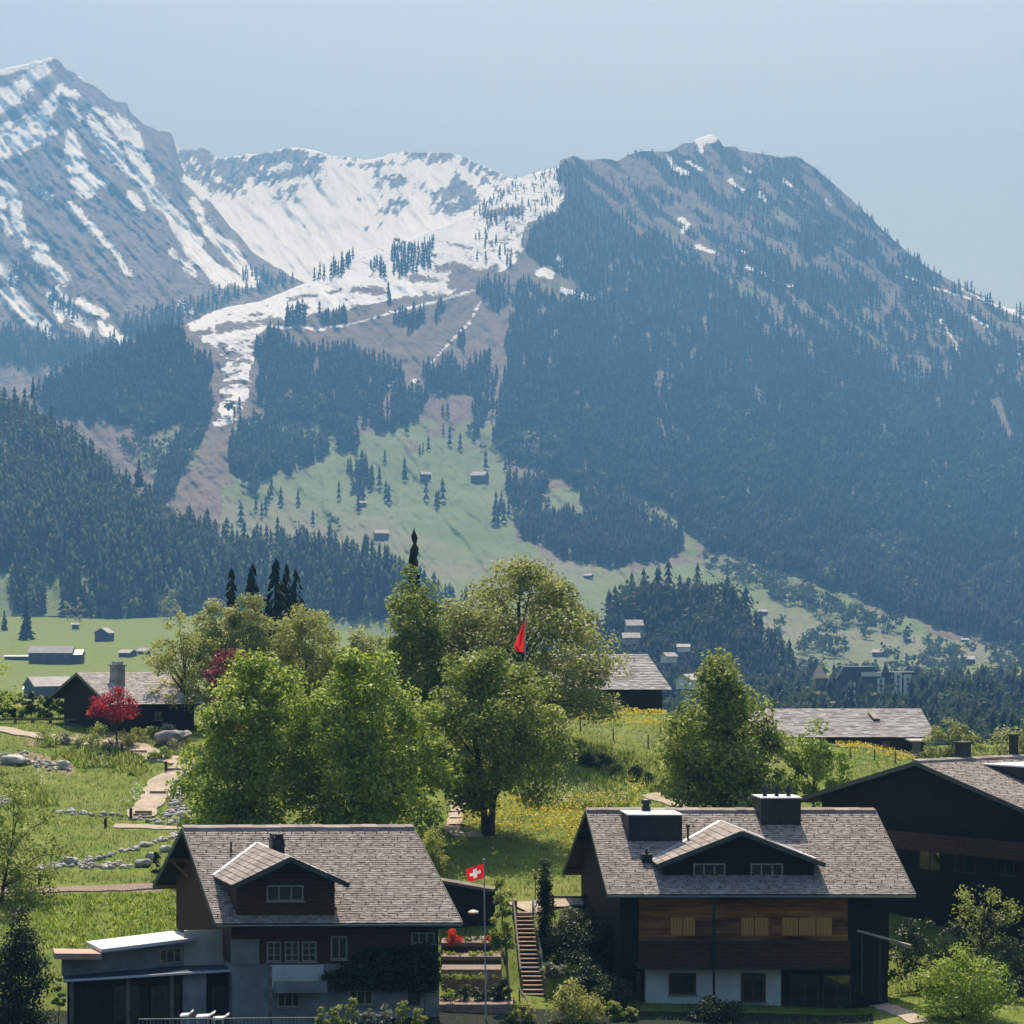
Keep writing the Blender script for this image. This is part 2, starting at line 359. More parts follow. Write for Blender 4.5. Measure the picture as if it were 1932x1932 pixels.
gx = np.concatenate([[-9000, -5000, -3000, -2000, -1300, -700], np.arange(-420, 2370, 7), [2500, 2800, 3400, 4200, 5500, 8000, 11000]])
YY, VX = np.meshgrid(YS, gx, indexing='ij'); XX = (VX-W/2)*np.maximum(YY, 85)*KK; ZZ = gz(XX, YY)
nr, nc = YY.shape
def gridfaces(nr, nc):
    a = (np.arange(nr-1)[:, None]*nc+np.arange(nc-1)[None, :]).ravel()
    return np.stack([a, a+1, a+nc+1, a+nc], 1)
VV = VH-ZZ/(np.maximum(YY, 85)*KK)
bare = np.full(YY.shape, -100.0); nearz = (YY > 100) & (YY < 215)
bare = np.maximum(bare, seg_field(VX, VV, [(9, [(60, 1398), (200, 1390), (330, 1385)]), (11, [(-60, 1440), (60, 1430), (130, 1452)]),
    (13, [(345, 1480), (330, 1520), (340, 1552)]), (7, [(-80, 1688), (60, 1680), (300, 1676)]),]))
bare = np.where(nearz, bare, -100)
grass_a = np.clip(.5-bare/14, 0, 1)
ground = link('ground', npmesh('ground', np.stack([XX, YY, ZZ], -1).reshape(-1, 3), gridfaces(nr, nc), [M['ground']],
              {'grass': grass_a.ravel(), 'snow': np.full(nr*nc, -2.0), 'floor': np.where(YY < -60, .9, np.where((YY < 99) | ((YY < 106.5) & (VX < 1650)), .8, 0)).ravel()}, smooth=True))  # floor paints the foreground's shade and darkens unseen ground to cut bounce
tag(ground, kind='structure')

# ------------------------------------------------------------------ mountains: surfaces that climb from a foot line to a crest line, with a back
LAYERS = {}
def layer(name, ridge, base, dist0, dist1, cover, material, x0, x1, step=3.0, relief=(40, 70.0, 1.0), jag=2.0, power=1.0, seed=0, back=9, backdrop=70):
    xs = np.arange(x0, x1+step, step)
    vr = lin(ridge, xs)+(fbm(xs/16.0, xs*0, seed, 4)*2*jag); vb = lin(base, xs)
    d0 = lin(dist0, xs); d1 = lin(dist1, xs)
    nrow = int(max(8, np.max(vb-vr)/step)); t = np.linspace(0, 1, nrow)[:, None]
    V = vb[None]+(vr-vb)[None]*t; X2 = np.repeat(xs[None], nrow, 0)
    D = d0[None]+(d1-d0)[None]*t**power
    amp, wl, slant = relief
    q = (X2-V*slant)/wl; l = (X2*slant+V)/(wl*3.2)
    rel = (np.abs(fbm(q, l, seed+5, 5))*2-.45)*amp*1.6+(np.abs(fbm(q*3.1, l*2.2, seed+6, 4))*2-.4)*amp*.55+fbm(X2/14, V/14, seed+8, 3)*amp*.5
    D = D+rel*np.minimum(1, np.minimum(t*6, (1-t)*9+.15))
    def depth(vx, vy):
        """distance to the surface at grid pixels (bilinear)"""
        j = np.clip((vx-xs[0])/step, 0, len(xs)-1.001); j0 = j.astype(int); fj = j-j0
        b_ = lin(base, vx); r_ = vr[j0]*(1-fj)+vr[j0+1]*fj
        s = np.clip((b_-vy)/(b_-r_), 0, 1)*(nrow-1.001); i0 = s.astype(int); fi = s-i0
        return (D[i0, j0]*(1-fj)+D[i0, j0+1]*fj)*(1-fi)+(D[i0+1, j0]*(1-fj)+D[i0+1, j0+1]*fj)*fi
    PX = (X2-W/2)*D*KK; PZ = (VH-V)*D*KK
    att = cover(X2, V)
    bx, by, bz = [PX], [D], [PZ]
    for k in range(1, back+1):
        dd = D[-1]+k*90*(.6+.1*k); bx.append(((xs-W/2)*D[-1]*KK)[None]); by.append(dd[None]); bz.append((PZ[-1]-k*backdrop*(.5+.12*k))[None])
        for a in att: att[a] = np.concatenate([att[a], att[a][-1:]*0-.5], 0) if k == 1 else np.concatenate([att[a], att[a][-1:]], 0)
    A = np.concatenate(bx, 0); B = np.concatenate(by, 0); Cc = np.concatenate(bz, 0)
    n2, m2 = A.shape
    o = link(name, npmesh(name, np.stack([A, B, Cc], -1).reshape(-1, 3), gridfaces(n2, m2), [material], {k: v.ravel() for k, v in att.items()}, smooth=True))
    tag(o, kind='structure')
    LAYERS[name] = dict(depth=depth, ridge=lambda vx: np.interp(vx, xs, vr), base=lambda vx: lin(base, vx))
    return o
def Z4(pts, s=.3515, ox=0., oy=75.5): return [(ox+x*s, oy+y*s) for x, y in pts]
def Z5(pts): return Z4(pts, .3515, 603.7, 226.4)
def Z6(pts): return Z4(pts, .3515, 1252.7, 226.4)
def S4(r, pts, r1=None): return (r*.3515, (r if r1 is None else r1)*.3515, Z4(pts))
def S5(r, pts, r1=None): return (r*.3515, (r if r1 is None else r1)*.3515, Z5(pts))
def S6(r, pts, r1=None): return (r*.3515, (r if r1 is None else r1)*.3515, Z6(pts))

# far snow bowl and its cliffs
E_ROCK = [S4(60, [(1010, 610), (1090, 610), (1110, 700)]), S4(50, [(1020, 690), (1130, 770), (1230, 800)]), S4(70, [(1180, 690), (1280, 760)]), S4(40, [(1270, 760), (1345, 860)], 12),
    S4(55, [(1230, 680), (1400, 650), (1560, 620)]), S4(60, [(1560, 620), (1700, 650), (1770, 630)], 20), S4(50, [(1330, 700), (1440, 740), (1600, 700), (1700, 690)]), S4(22, [(1480, 850), (1560, 790), (1700, 760)]),
    S4(12, [(1500, 830), (1590, 860)]), S4(14, [(1790, 625), (1932, 645)], 6),
    S5(10, [(130, 240), (300, 245), (460, 235)]), S5(40, [(470, 190), (600, 200), (720, 195)]), S5(24, [(720, 195), (860, 250), (1000, 320)], 8), S5(40, [(310, 300), (420, 330)]), S5(24, [(300, 340), (340, 400)]), S5(34, [(380, 440), (460, 450)]),
    S5(30, [(330, 490), (410, 490)]), S5(20, [(520, 400), (550, 360)]), S5(60, [(680, 400), (760, 360), (800, 420)]), S5(50, [(700, 470), (790, 440)]), S5(30, [(620, 430), (700, 360), (740, 300)]), S5(20, [(800, 260), (900, 330), (960, 380)]),
    S5(16, [(600, 470), (680, 490)]), S5(14, [(230, 580), (320, 560)]), S5(14, [(210, 420), (260, 430)]), S5(22, [(880, 270), (940, 300)])]
def cov_E(x, y):
    f = seg_field(x, y, E_ROCK)*.8+fbm((x+y*.7)/7, (y-x*.5)/22, 5, 5)*34+fbm(x/5, y/5, 6, 3)*12-3
    return dict(snow=np.clip(.5-f/15, -1.2, 2), grass=np.zeros_like(x), floor=np.clip(.35+fbm((x+y*.7)/6, (y-x*.5)/24, 92, 5)*1.3+fbm((x+y*.5)/3.4, (y-x)/7, 96, 3)*1.4, 0, .9))
layer('mountain_ridge', [(250, 290), (322, 262), (340, 283), (351, 281), (383, 278), (411, 299), (457, 293), (510, 288), (548, 279), (590, 281), (622, 293), (679, 300), (688, 302), (744, 291), (772, 286), (857, 288), (906, 309), (959, 335), (1030, 372), (1120, 410)],
      [(250, 420), (351, 470), (474, 570), (580, 600), (700, 540), (860, 480), (1000, 420), (1120, 430)], [(250, 5200), (500, 4600), (900, 5000), (1120, 5500)], [(250, 6400), (1120, 6300)],
      cov_E, M['peak'], 250, 1120, 2.5, (55, 60.0, .7), 4.0, .9, 21)

# left peak
D_SNOW = [S4(14, [(0, 170), (110, 145), (200, 115), (268, 94)], 8), S4(22, [(0, 300), (90, 250), (180, 190), (250, 150)], 26), S4(40, [(0, 340), (90, 300), (150, 260)], 24), S4(60, [(0, 530), (70, 500), (140, 500), (190, 450)]), S4(50, [(190, 470), (240, 400), (290, 310), (325, 250)], 8),
    S4(45, [(0, 590), (90, 570), (210, 530)], 26), S4(18, [(375, 510), (395, 620)], 40), S4(46, [(400, 640), (430, 720), (460, 780)], 56), S4(14, [(500, 740), (570, 775)], 6),
    S4(14, [(485, 420), (540, 500), (610, 590)], 22), S4(26, [(610, 600), (660, 670), (715, 745)], 10), S4(22, [(590, 440), (650, 480), (700, 530)], 36), S4(44, [(705, 530), (730, 620), (770, 720), (810, 810)], 26), S4(16, [(655, 400), (690, 460)], 18),
    S4(26, [(820, 830), (900, 900), (950, 980), (1000, 1060), (1050, 1090)], 34), S4(30, [(1030, 1120), (1100, 1190), (1190, 1290)], 34), S4(16, [(1190, 1240), (1290, 1300)], 22), S4(14, [(1080, 960), (1150, 1060), (1230, 1110)], 24), S4(26, [(1210, 1100), (1280, 1190), (1350, 1290)], 30),
    S4(16, [(1040, 870), (1090, 960)], 8), S4(20, [(20, 770), (90, 890)], 26), S4(14, [(0, 840), (10, 890)]), S4(26, [(80, 940), (120, 1040), (145, 1090)], 12), S4(12, [(15, 960), (60, 1030)]),
    S4(14, [(190, 1110), (240, 1120)]), S4(22, [(210, 1160), (310, 1240), (350, 1290)], 16), S4(20, [(0, 1220), (70, 1280)], 10), S4(40, [(40, 1370), (110, 1420), (190, 1510)], 24), S4(18, [(280, 1370), (330, 1490)], 10), S4(16, [(300, 1350), (380, 1410)], 8), S4(18, [(370, 1460), (470, 1560)], 10),
    S4(20, [(430, 1410), (560, 1480)], 8), S4(20, [(590, 1560), (650, 1610)], 12), S4(20, [(230, 1530), (280, 1600)], 8), S4(8, [(180, 790), (270, 850)], 4), S4(14, [(370, 890), (480, 990), (590, 1110)], 4), S4(14, [(700, 835), (770, 900)], 6), S4(4, [(920, 1140), (1040, 1250)], 6), S4(4, [(600, 1120), (690, 1260)]),
    S4(10, [(430, 205), (470, 225)]), S4(14, [(350, 280), (410, 300)], 6), S4(8, [(380, 350), (430, 420)], 4), S4(8, [(500, 370), (560, 400)]), S4(8, [(270, 490), (300, 490)]), S4(7, [(560, 600), (620, 650)], 3), S4(8, [(540, 1520), (560, 1570)]), S4(14, [(980, 1420), (1020, 1460)], 6), S4(10, [(990, 745), (1090, 830)], 14)]
D_DARK = [S4(26, [(280, 130), (420, 220), (560, 310), (690, 400), (800, 480), (930, 540)], 40), S4(40, [(830, 540), (960, 640)]), S4(13, [(20, 410), (110, 340), (200, 240)]), S4(10, [(30, 370), (90, 330)]), S4(13, [(50, 490), (140, 410), (210, 370)], 9), S4(9, [(0, 250), (80, 230), (150, 170)]), S4(8, [(120, 300), (170, 250)])]
D_FOR = [S4(46, [(850, 1500), (1050, 1450), (1200, 1390), (1400, 1330), (1600, 1290)], 12), S4(40, [(960, 1530), (820, 1530), (700, 1560)], 50), S4(28, [(110, 1230), (110, 1300)]), S4(28, [(170, 1260), (220, 1300)]), S4(14, [(60, 1290), (70, 1330)]), S4(26, [(1300, 1260), (1540, 1290)], 8),
    S4(110, [(0, 1650), (200, 1680), (420, 1700), (600, 1680)], 60), S4(40, [(300, 1420), (420, 1500)], 16)]
def cov_D(x, y):
    fine = fbm((x-y*.8)/6, (x+y)/26, 15, 5)*13+fbm(x/4.5, y/4.5, 19, 3)*6+4.0
    f = np.minimum(seg_field(x, y, D_SNOW), -seg_field(x, y, D_DARK)-1)+fine*.9
    g = seg_field(x, y, D_FOR)+fine
    low = sstep(430, 640, y)*.55*(fbm(x/25, y/25, 44)+.5)
    return dict(snow=np.clip(.5+f/13, -1.2, 2), grass=low, floor=np.clip(.30+np.maximum(g, -8)/30+fbm((x-y*.8)/7, (x+y)/42, 91, 5)*1.3+fbm((x-y*.5)/3.4, (x+y)/7.5, 95, 3)*1.5, 0, .95))
layer('mountain_peak', [(-170, 200), (-60, 150), (0, 132), (40, 124), (78, 112), (93, 108), (108, 113), (120, 125), (162, 153), (197, 176), (207, 184), (239, 195), (246, 213), (274, 235), (299, 246), (322, 248), (328, 262), (335, 290), (345, 318), (360, 345), (383, 366), (430, 420), (474, 473), (520, 505), (575, 533), (630, 560), (690, 590)],
      [(-170, 860), (40, 800), (150, 740), (300, 690), (344, 680), (575, 610), (690, 605)], [(-170, 3300), (344, 3500), (690, 3900)], [(-170, 5800), (93, 5800), (330, 5600), (575, 4500), (690, 4100)],
      cov_D, M['peak'], -170, 690, 2.5, (75, 66.0, .9), 5.0, .85, 33, 10, 90)

# ski slope hill and the wooded mountain on the right
SHOULDER = [(346, 613), (415, 580), (492, 566), (576, 530), (661, 478), (734, 458), (815, 430), (857, 416), (895, 398), (938, 358), (959, 330), (1054, 305), (1062, 390), (1003, 420), (985, 470), (962, 505), (930, 520), (880, 540), (840, 560), (760, 560), (690, 575), (600, 592), (545, 605), (505, 612), (480, 645), (476, 700), (470, 755), (440, 785), (410, 805), (418, 740), (430, 680), (400, 660), (380, 640)]
BC_SNOW = [S5(4, [(0, 1128), (200, 1090), (430, 1020), (640, 970), (860, 905)]), S5(5, [(600, 1300), (700, 1190), (800, 1090), (860, 980)]), S5(22, [(1180, 825), (1200, 815), (1235, 835)]), S5(14, [(1300, 915), (1380, 940), (1450, 950)], 18), (1.8, [(400, 575), (500, 615), (604, 622)]), S5(12, [(1280, 740), (1300, 780)]), S5(6, [(1400, 770), (1390, 820)]),
    S6(10, [(20, 190), (60, 260), (120, 285)], 16), S6(26, [(190, 110), (260, 95)]), S6(12, [(190, 130), (205, 170)]), S6(6, [(120, 220), (200, 270)]), S6(14, [(360, 330), (430, 380)], 8), S6(8, [(430, 255), (460, 280)]), S6(14, [(510, 400), (550, 440)], 8), S6(6, [(870, 430), (900, 460)]), S6(16, [(90, 530), (130, 560), (100, 600)], 10), S6(6, [(640, 325), (690, 360)]),
    S6(12, [(180, 680), (300, 720)], 4), S6(6, [(440, 790), (550, 830)]), S6(8, [(400, 700), (440, 715)]), S6(5, [(580, 860), (690, 890)]), S6(12, [(1380, 950), (1400, 980)]), S6(7, [(1490, 1080), (1550, 1170), (1580, 1260)], 4), S6(6, [(1650, 1060), (1730, 1105)]), S6(5, [(1250, 820), (1450, 900), (1650, 960)], 3),
    S6(5, [(1580, 900), (1800, 1000), (1932, 1060)], 9), S6(4, [(1400, 780), (1520, 840)]), S6(14, [(1850, 1010), (1932, 1030)], 8), S6(14, [(1900, 1215), (1910, 1250)]), (7, [(425, 700), (460, 690)]), (5, [(430, 740), (455, 735)]), (6, [(408, 800), (440, 790)]), S5(10, [(370, 1420), (400, 1400)]), S5(5, [(500, 1400), (530, 1390)])]
BC_BARE = [S5(10, [(690, 660), (740, 680), (820, 690)], 5), S5(24, [(640, 800), (720, 790), (800, 820)], 30), S5(22, [(500, 850), (620, 860)], 14), S5(20, [(180, 905), (330, 915)], 26), S5(10, [(40, 925), (110, 920)]), S5(60, [(740, 860), (840, 850), (930, 820)], 40), S5(16, [(560, 960), (700, 940)], 12), S5(10, [(880, 510), (1080, 480)], 20),
    S4(10, [(1290, 1490), (1400, 1470)]), S4(24, [(1180, 1550), (1300, 1530), (1500, 1500)], 16), S4(16, [(1000, 1600), (1120, 1560)]), S4(12, [(1560, 1390), (1700, 1370)]), S4(14, [(1200, 1700), (1280, 1690)]), S4(9, [(1180, 1790), (1290, 1780)]), S4(9, [(1210, 1850), (1320, 1840)]), S4(8, [(1250, 1730), (1340, 1720)])]
BC_GRASS = [[(250, 870), (300, 820), (372, 800), (380, 860), (300, 905)], [(420, 905), (480, 935), (600, 900), (680, 870), (720, 850), (830, 800), (900, 830), (950, 860), (965, 920), (985, 1020), (1060, 1055), (1300, 1070), (1330, 1040), (1480, 1090), (1600, 1130), (1800, 1200), (1960, 1250), (2100, 1290), (2100, 1500), (-200, 1400), (300, 1180), (420, 1000)],
    [(470, 790), (500, 780), (545, 830), (540, 870), (475, 870)], [(440, 760), (475, 760), (478, 830), (440, 820)], [(1035, 910), (1110, 930), (1105, 990), (1035, 985)], [(1230, 950), (1330, 1030), (1310, 1060), (1180, 980)], [(920, 800), (1000, 800), (1030, 860), (960, 870)]]
def zone(x, y, polys):
    r = np.zeros(np.shape(x), bool)
    for p in polys: r |= inpoly(x, y, p)
    return r
F_DENSE = [[(50, 745), (150, 690), (240, 650), (300, 622), (344, 622), (360, 660), (392, 690), (396, 740), (392, 790), (378, 830), (345, 800), (300, 815), (270, 830), (240, 800), (180, 800), (100, 790)], [(340, 830), (388, 770), (384, 820), (350, 890), (320, 950), (290, 950), (300, 890)],
    [(486, 650), (520, 622), (560, 665), (650, 655), (700, 668), (728, 690), (731, 740), (704, 775), (690, 800), (640, 830), (600, 812), (560, 800), (522, 800), (488, 770)], [(688, 800), (720, 775), (760, 745), (803, 742), (804, 775), (765, 808), (720, 824)],
    [(802, 700), (840, 685), (880, 700), (920, 672), (928, 750), (908, 805), (893, 845), (893, 760), (870, 750), (804, 752)], [(430, 862), (462, 805), (482, 800), (530, 810), (548, 835), (556, 905), (520, 885), (482, 938), (460, 905), (432, 892)],
    [(545, 835), (600, 840), (690, 830), (665, 850), (600, 870), (560, 890)], [(655, 885), (700, 885), (697, 930), (657, 935)], [(664, 825), (676, 825), (676, 855), (664, 855)],
    [(985, 470), (1003, 425), (1060, 400), (1056, 318), (1085, 305), (1130, 375), (1180, 425), (1230, 475), (1300, 505), (1370, 525), (1440, 575), (1480, 640), (1560, 625), (1650, 680), (1750, 730), (1830, 660), (1932, 640), (2090, 720), (2090, 1295), (1932, 1240), (1800, 1196), (1680, 1160), (1600, 1124), (1480, 1080), (1330, 1036), (1240, 956), (1150, 930), (1040, 905), (1020, 890), (965, 880), (940, 845), (927, 830), (936, 700), (962, 640), (956, 540), (1000, 530), (1020, 548), (1060, 575), (1085, 560), (1110, 550), (1060, 520), (1020, 500)],
    [(960, 905), (1035, 912), (1030, 985), (1110, 992), (1100, 935), (1150, 955), (1220, 975), (1300, 1030), (1255, 1062), (1150, 1072), (1060, 1052), (985, 1020), (965, 960)],
    [(596, 523), (622, 495), (665, 472), (668, 492), (650, 520), (610, 530)], [(672, 474), (735, 458), (734, 464), (676, 482)], [(696, 495), (727, 493), (726, 528), (697, 528)], [(741, 462), (790, 470), (820, 448), (818, 505), (770, 522), (741, 520)], [(545, 590), (580, 590), (580, 615), (545, 615)], [(598, 592), (630, 600), (660, 590), (660, 614), (600, 616)],
    [(742, 600), (796, 596), (796, 615), (775, 640), (742, 612)], [(826, 575), (843, 575), (840, 610), (826, 612)], [(907, 545), (925, 535), (948, 530), (950, 580), (908, 588)], [(953, 480), (968, 480), (968, 512), (953, 514)], [(790, 432), (850, 412), (853, 420), (795, 440)], [(730, 555), (740, 555), (740, 575), (730, 575)], [(884, 405), (970, 345), (985, 350), (905, 412)], [(912, 405), (1000, 395), (980, 410), (930, 420), (918, 470), (912, 470)], [(866, 635), (878, 635), (878, 665), (866, 665)], [(735, 700), (760, 700), (760, 740), (735, 740)],
    [(780, 600), (790, 600), (790, 612), (780, 612)], [(960, 320), (1050, 300), (1052, 308), (965, 335)]]
F_HOLES = [[(955, 690), (936, 790), (930, 845), (926, 845), (934, 740), (944, 690)], [(1240, 800), (1252, 800), (1260, 830), (1250, 830)], [(975, 815), (1010, 812), (1035, 850), (1020, 870), (990, 850)], [(1867, 755), (1885, 750), (1915, 830), (1905, 850)]]
def f_bare(x, y):   # 1 where the upper right mountain carries scattered trees
    up = sstep(0, 1, (x-1040)/60)*(1-sstep(-40, 60, y-lin([(1040, 380), (1100, 400), (1230, 480), (1370, 530), (1480, 640), (1560, 640), (1650, 690), (1750, 740), (1830, 690), (1960, 660), (2100, 720)], x)))
    return up
def forest_density(x, y):
    wx = fbm(x/26, y/26, 201, 4)*34; wy = fbm(x/26, y/26, 207, 4)*22
    d = zone(x+wx, y+wy, F_DENSE).astype(float)
    loose = fbm(x/48, y/40, 211, 3) > .02
    d = np.where((d < .5) & loose & (y > 770) & (y < 1000) & (x > 430) & (x < 960), .055+.05*(fbm(x/12, y/30, 215) > .1), d)
    d = np.where((d > .5) & (fbm(x/17, y/13, 219, 3) > .17) & (y > 480), .12, d)
    d[zone(x, y, F_HOLES)] = 0
    d = np.where((d < .5) & (x > 880) & (x < 1062) & (y < 500) & zone(x, y, [SHOULDER]), .05+.35*np.clip((x-985)/75, 0, 1)+.25*(fbm(x/18, y/9, 231) > .12), d)
    up = (f_bare(x, y) > .4) & ~(d > .5)
    st = fbm((x-y*1.25)/22, (x*1.0+y)/90, 61, 4)
    d = np.where(up, np.clip(.42+st*4.4, 0.03, .95), d)
    return d
def cov_BC(x, y):
    fine = fbm(x/16, y/6, 25)*16+fbm(x/5, y/4, 29, 3)*6
    sh = zone(x+fbm(x/9, y/9, 301, 4)*26+fbm(x/40, y/30, 303)*22*(y < 520), y+fbm(x/9, y/7, 302, 4)*12, [SHOULDER]).astype(float)
    f = np.where(sh > 0, np.where((y > 440) & (x < 960), 5.2, 7.0), -12.0); f = np.minimum(f, -seg_field(x, y, BC_BARE)*1.0); f = np.maximum(f, seg_field(x, y, BC_SNOW)*1.5)
    f = f+fine*np.where(sh > 0, .95, .55)-np.where((sh > 0) & (x > 900) & (y < 480), 3.0, 0)+np.where((sh > 0) & (x < 490) & (y > 640), fbm(x/30, y/5, 35)*22-2, 0)
    fo = forest_density(x, y)
    xx = x+fbm(x/40, y/40, 2)*60; yy = y+fbm(x/40, y/40, 3)*50
    g = zone(xx, yy, BC_GRASS).astype(float)*.62
    g = np.where((y > 700) & (x > 440) & (x < 960), np.clip(sstep(690, 900, y)*.85+fbm(x/60, y/28, 8)*1.0, 0, .9), g)
    g = np.maximum(g, np.where(x > 1000, .38+fbm(x/50, y/50, 14)*.5, 0))
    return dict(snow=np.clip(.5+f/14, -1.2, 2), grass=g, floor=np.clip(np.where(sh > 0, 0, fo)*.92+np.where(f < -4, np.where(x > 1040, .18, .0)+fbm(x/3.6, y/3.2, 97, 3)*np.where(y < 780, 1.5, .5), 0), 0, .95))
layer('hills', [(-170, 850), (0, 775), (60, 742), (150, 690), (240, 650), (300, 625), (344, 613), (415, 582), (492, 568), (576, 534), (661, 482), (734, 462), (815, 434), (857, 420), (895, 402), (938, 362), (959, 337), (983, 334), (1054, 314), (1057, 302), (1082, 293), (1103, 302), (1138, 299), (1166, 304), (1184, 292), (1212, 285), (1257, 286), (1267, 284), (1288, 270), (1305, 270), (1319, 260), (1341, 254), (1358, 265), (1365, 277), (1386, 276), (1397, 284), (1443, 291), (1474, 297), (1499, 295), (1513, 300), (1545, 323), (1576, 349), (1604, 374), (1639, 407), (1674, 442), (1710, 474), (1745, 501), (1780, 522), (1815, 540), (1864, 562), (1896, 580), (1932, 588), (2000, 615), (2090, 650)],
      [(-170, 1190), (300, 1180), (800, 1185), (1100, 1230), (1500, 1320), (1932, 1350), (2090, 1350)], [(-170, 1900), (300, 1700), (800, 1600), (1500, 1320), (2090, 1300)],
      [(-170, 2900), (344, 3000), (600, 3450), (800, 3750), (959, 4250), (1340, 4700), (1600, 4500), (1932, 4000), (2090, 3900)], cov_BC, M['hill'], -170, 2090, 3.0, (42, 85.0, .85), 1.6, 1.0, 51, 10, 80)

# wooded hill on the left and the wooded knoll above the village
def cov_A(x, y):
    return dict(snow=np.full(x.shape, -2.0), grass=np.full(x.shape, .75), floor=np.clip(.25+fbm(x/20, y/20, 70), 0, .6))
layer('wooded_hill', [(-170, 690), (0, 752), (60, 775), (130, 822), (200, 882), (300, 968), (400, 1006), (470, 1028), (560, 1018), (650, 1042), (720, 1062), (800, 1115), (880, 1158), (960, 1172)],
      [(-170, 1165), (120, 1162), (300, 1185), (500, 1225), (620, 1250), (960, 1270)], [(-170, 1480), (300, 1440), (960, 1400)], [(-170, 2050), (0, 2000), (300, 1750), (560, 1720), (960, 1460)], cov_A, M['hill'], -170, 960, 5.0, (18, 80.0, .3), 3.0, 1.0, 81)
layer('village_knoll', [(1085, 1245), (1130, 1205), (1180, 1135), (1240, 1122), (1320, 1125), (1400, 1150), (1450, 1215), (1520, 1285), (1580, 1305)],
      [(1085, 1310), (1580, 1325)], [(1085, 1150), (1580, 1120)], [(1085, 1200), (1300, 1310), (1580, 1190)], cov_A, M['hill'], 1085, 1580, 5.0, (12, 60.0, .3), 2.5, 1.0, 91)

# ------------------------------------------------------------------ forests
def spruce_shape(tiers=4, pts=5, seed=0, thin=1.0):
    """one far spruce, height 1, base radius about .17: jagged stacked skirts"""
    rg = random.Random(seed); v = []; f = []
    for k in range(tiers):
        zt = 1.0-(k/tiers)*.88*(1 if k else 0); zt = 1.0 if k == 0 else 1.0-k/tiers*.86
        zb = 1.0-(k+1.35)/tiers*.80; r = (.055+.125*(k+1)/tiers)*thin
        o = len(v); v.append((0, 0, zt)); a0 = rg.random()*6.28
        for i in range(pts*2):
            rr = r*(1.0 if i % 2 == 0 else .55)*rg.uniform(.85, 1.15); zz = zb-(.02 if i % 2 == 0 else -.05)
            v.append((math.cos(a0+i*math.pi/pts)*rr, math.sin(a0+i*math.pi/pts)*rr, zz))
        for i in range(pts*2): f.append((o, o+1+i, o+1+(i+1) % (pts*2)))
    return np.array(v), np.array(f)
def blob_shape(n=70, seed=0, size=.13):
    """one far broadleaf crown, height 1: loose leaf clumps"""
    rg = np.random.RandomState(seed); v = []; f = []
    c = rg.normal(size=(9, 3))*[.13, .13, .15]+[0, 0, .60]
    for i in range(n):
        p = c[rg.randint(9)]+rg.normal(size=3)*.095; p[2] = max(.12, p[2])
        nrm = rg.normal(size=3)+[0, 0, .4]; nrm /= np.linalg.norm(nrm)
        a = np.cross(nrm, rg.normal(size=3)); a /= np.linalg.norm(a); b = np.cross(nrm, a); s = size*rg.uniform(.6, 1.3)
        o = len(v); v += [p-a*s*.5, p+b*s*.42, p+a*s*.5, p-b*s*.42]; f += [(o, o+1, o+2), (o, o+2, o+3)]
    o = len(v); v += [(.02, 0, 0), (-.012, .017, 0), (-.012, -.017, 0), (0, 0, .6)]; f += [(o, o+1, o+3), (o+1, o+2, o+3), (o+2, o, o+3)]
    return np.array(v), np.array(f)
def scatter_mesh(name, shapes, pos, hgt, wid, mats, rs):
    vs = []; fs = []; rn = []; mi = []; off = 0; pick = rs.randint(len(shapes), size=len(pos))
    for k, (sv, sf) in enumerate(shapes):
        idx = np.where(pick == k)[0]
        if not len(idx): continue
        a = rs.uniform(0, 6.283, len(idx)); ca, sa = np.cos(a), np.sin(a)
        x = sv[None, :, 0]*ca[:, None]-sv[None, :, 1]*sa[:, None]; y = sv[None, :, 0]*sa[:, None]+sv[None, :, 1]*ca[:, None]
        w = wid[idx][:, None]*hgt[idx][:, None]
        lean = rs.normal(0, .012, (len(idx), 1))*hgt[idx][:, None]
        q = np.stack([x*w+pos[idx, 0][:, None]+lean*sv[None, :, 2], y*w+pos[idx, 1][:, None], sv[None, :, 2]*hgt[idx][:, None]+pos[idx, 2][:, None]], -1)
        vs.append(q.reshape(-1, 3)); n = len(sv)
        fs.append((sf[None]+(np.arange(len(idx))*n)[:, None, None]+off).reshape(-1, 3)); off += len(idx)*n
        rn.append(np.repeat(rs.uniform(0, 1, len(idx)), n))
    return npmesh(name, np.concatenate(vs), np.concatenate(fs), mats, {'rnd': np.concatenate(rn)})
SPR = [spruce_shape(4, 5, i, 1+.15*(i-1)) for i in range(4)]; SPR_S = [spruce_shape(3, 4, 20+i) for i in range(3)]
BLB = [blob_shape(80, i) for i in range(4)]
rs = np.random.RandomState(11)
def layer_points(name, x0, x1, y0, y1, sx, sy, keep):
    X, Y = np.meshgrid(np.arange(x0, x1, sx), np.arange(y0, y1, sy)); X = X.astype(float); X[1::2] += sx/2
    X = (X+rs.uniform(-.5, .5, X.shape)*sx).ravel(); Y = (Y+rs.uniform(-.5, .5, Y.shape)*sy).ravel()
    Lr = LAYERS[name]; ok = (Y > Lr['ridge'](X)+1) & (Y < Lr['base'](X)); X, Y = X[ok], Y[ok]
    k = rs.uniform(size=len(X)) < keep(X, Y); X, Y = X[k], Y[k]
    D = Lr['depth'](X, Y)
    return X, Y, D, np.stack([(X-W/2)*D*KK, D, (VH-Y)*D*KK-.8], -1)
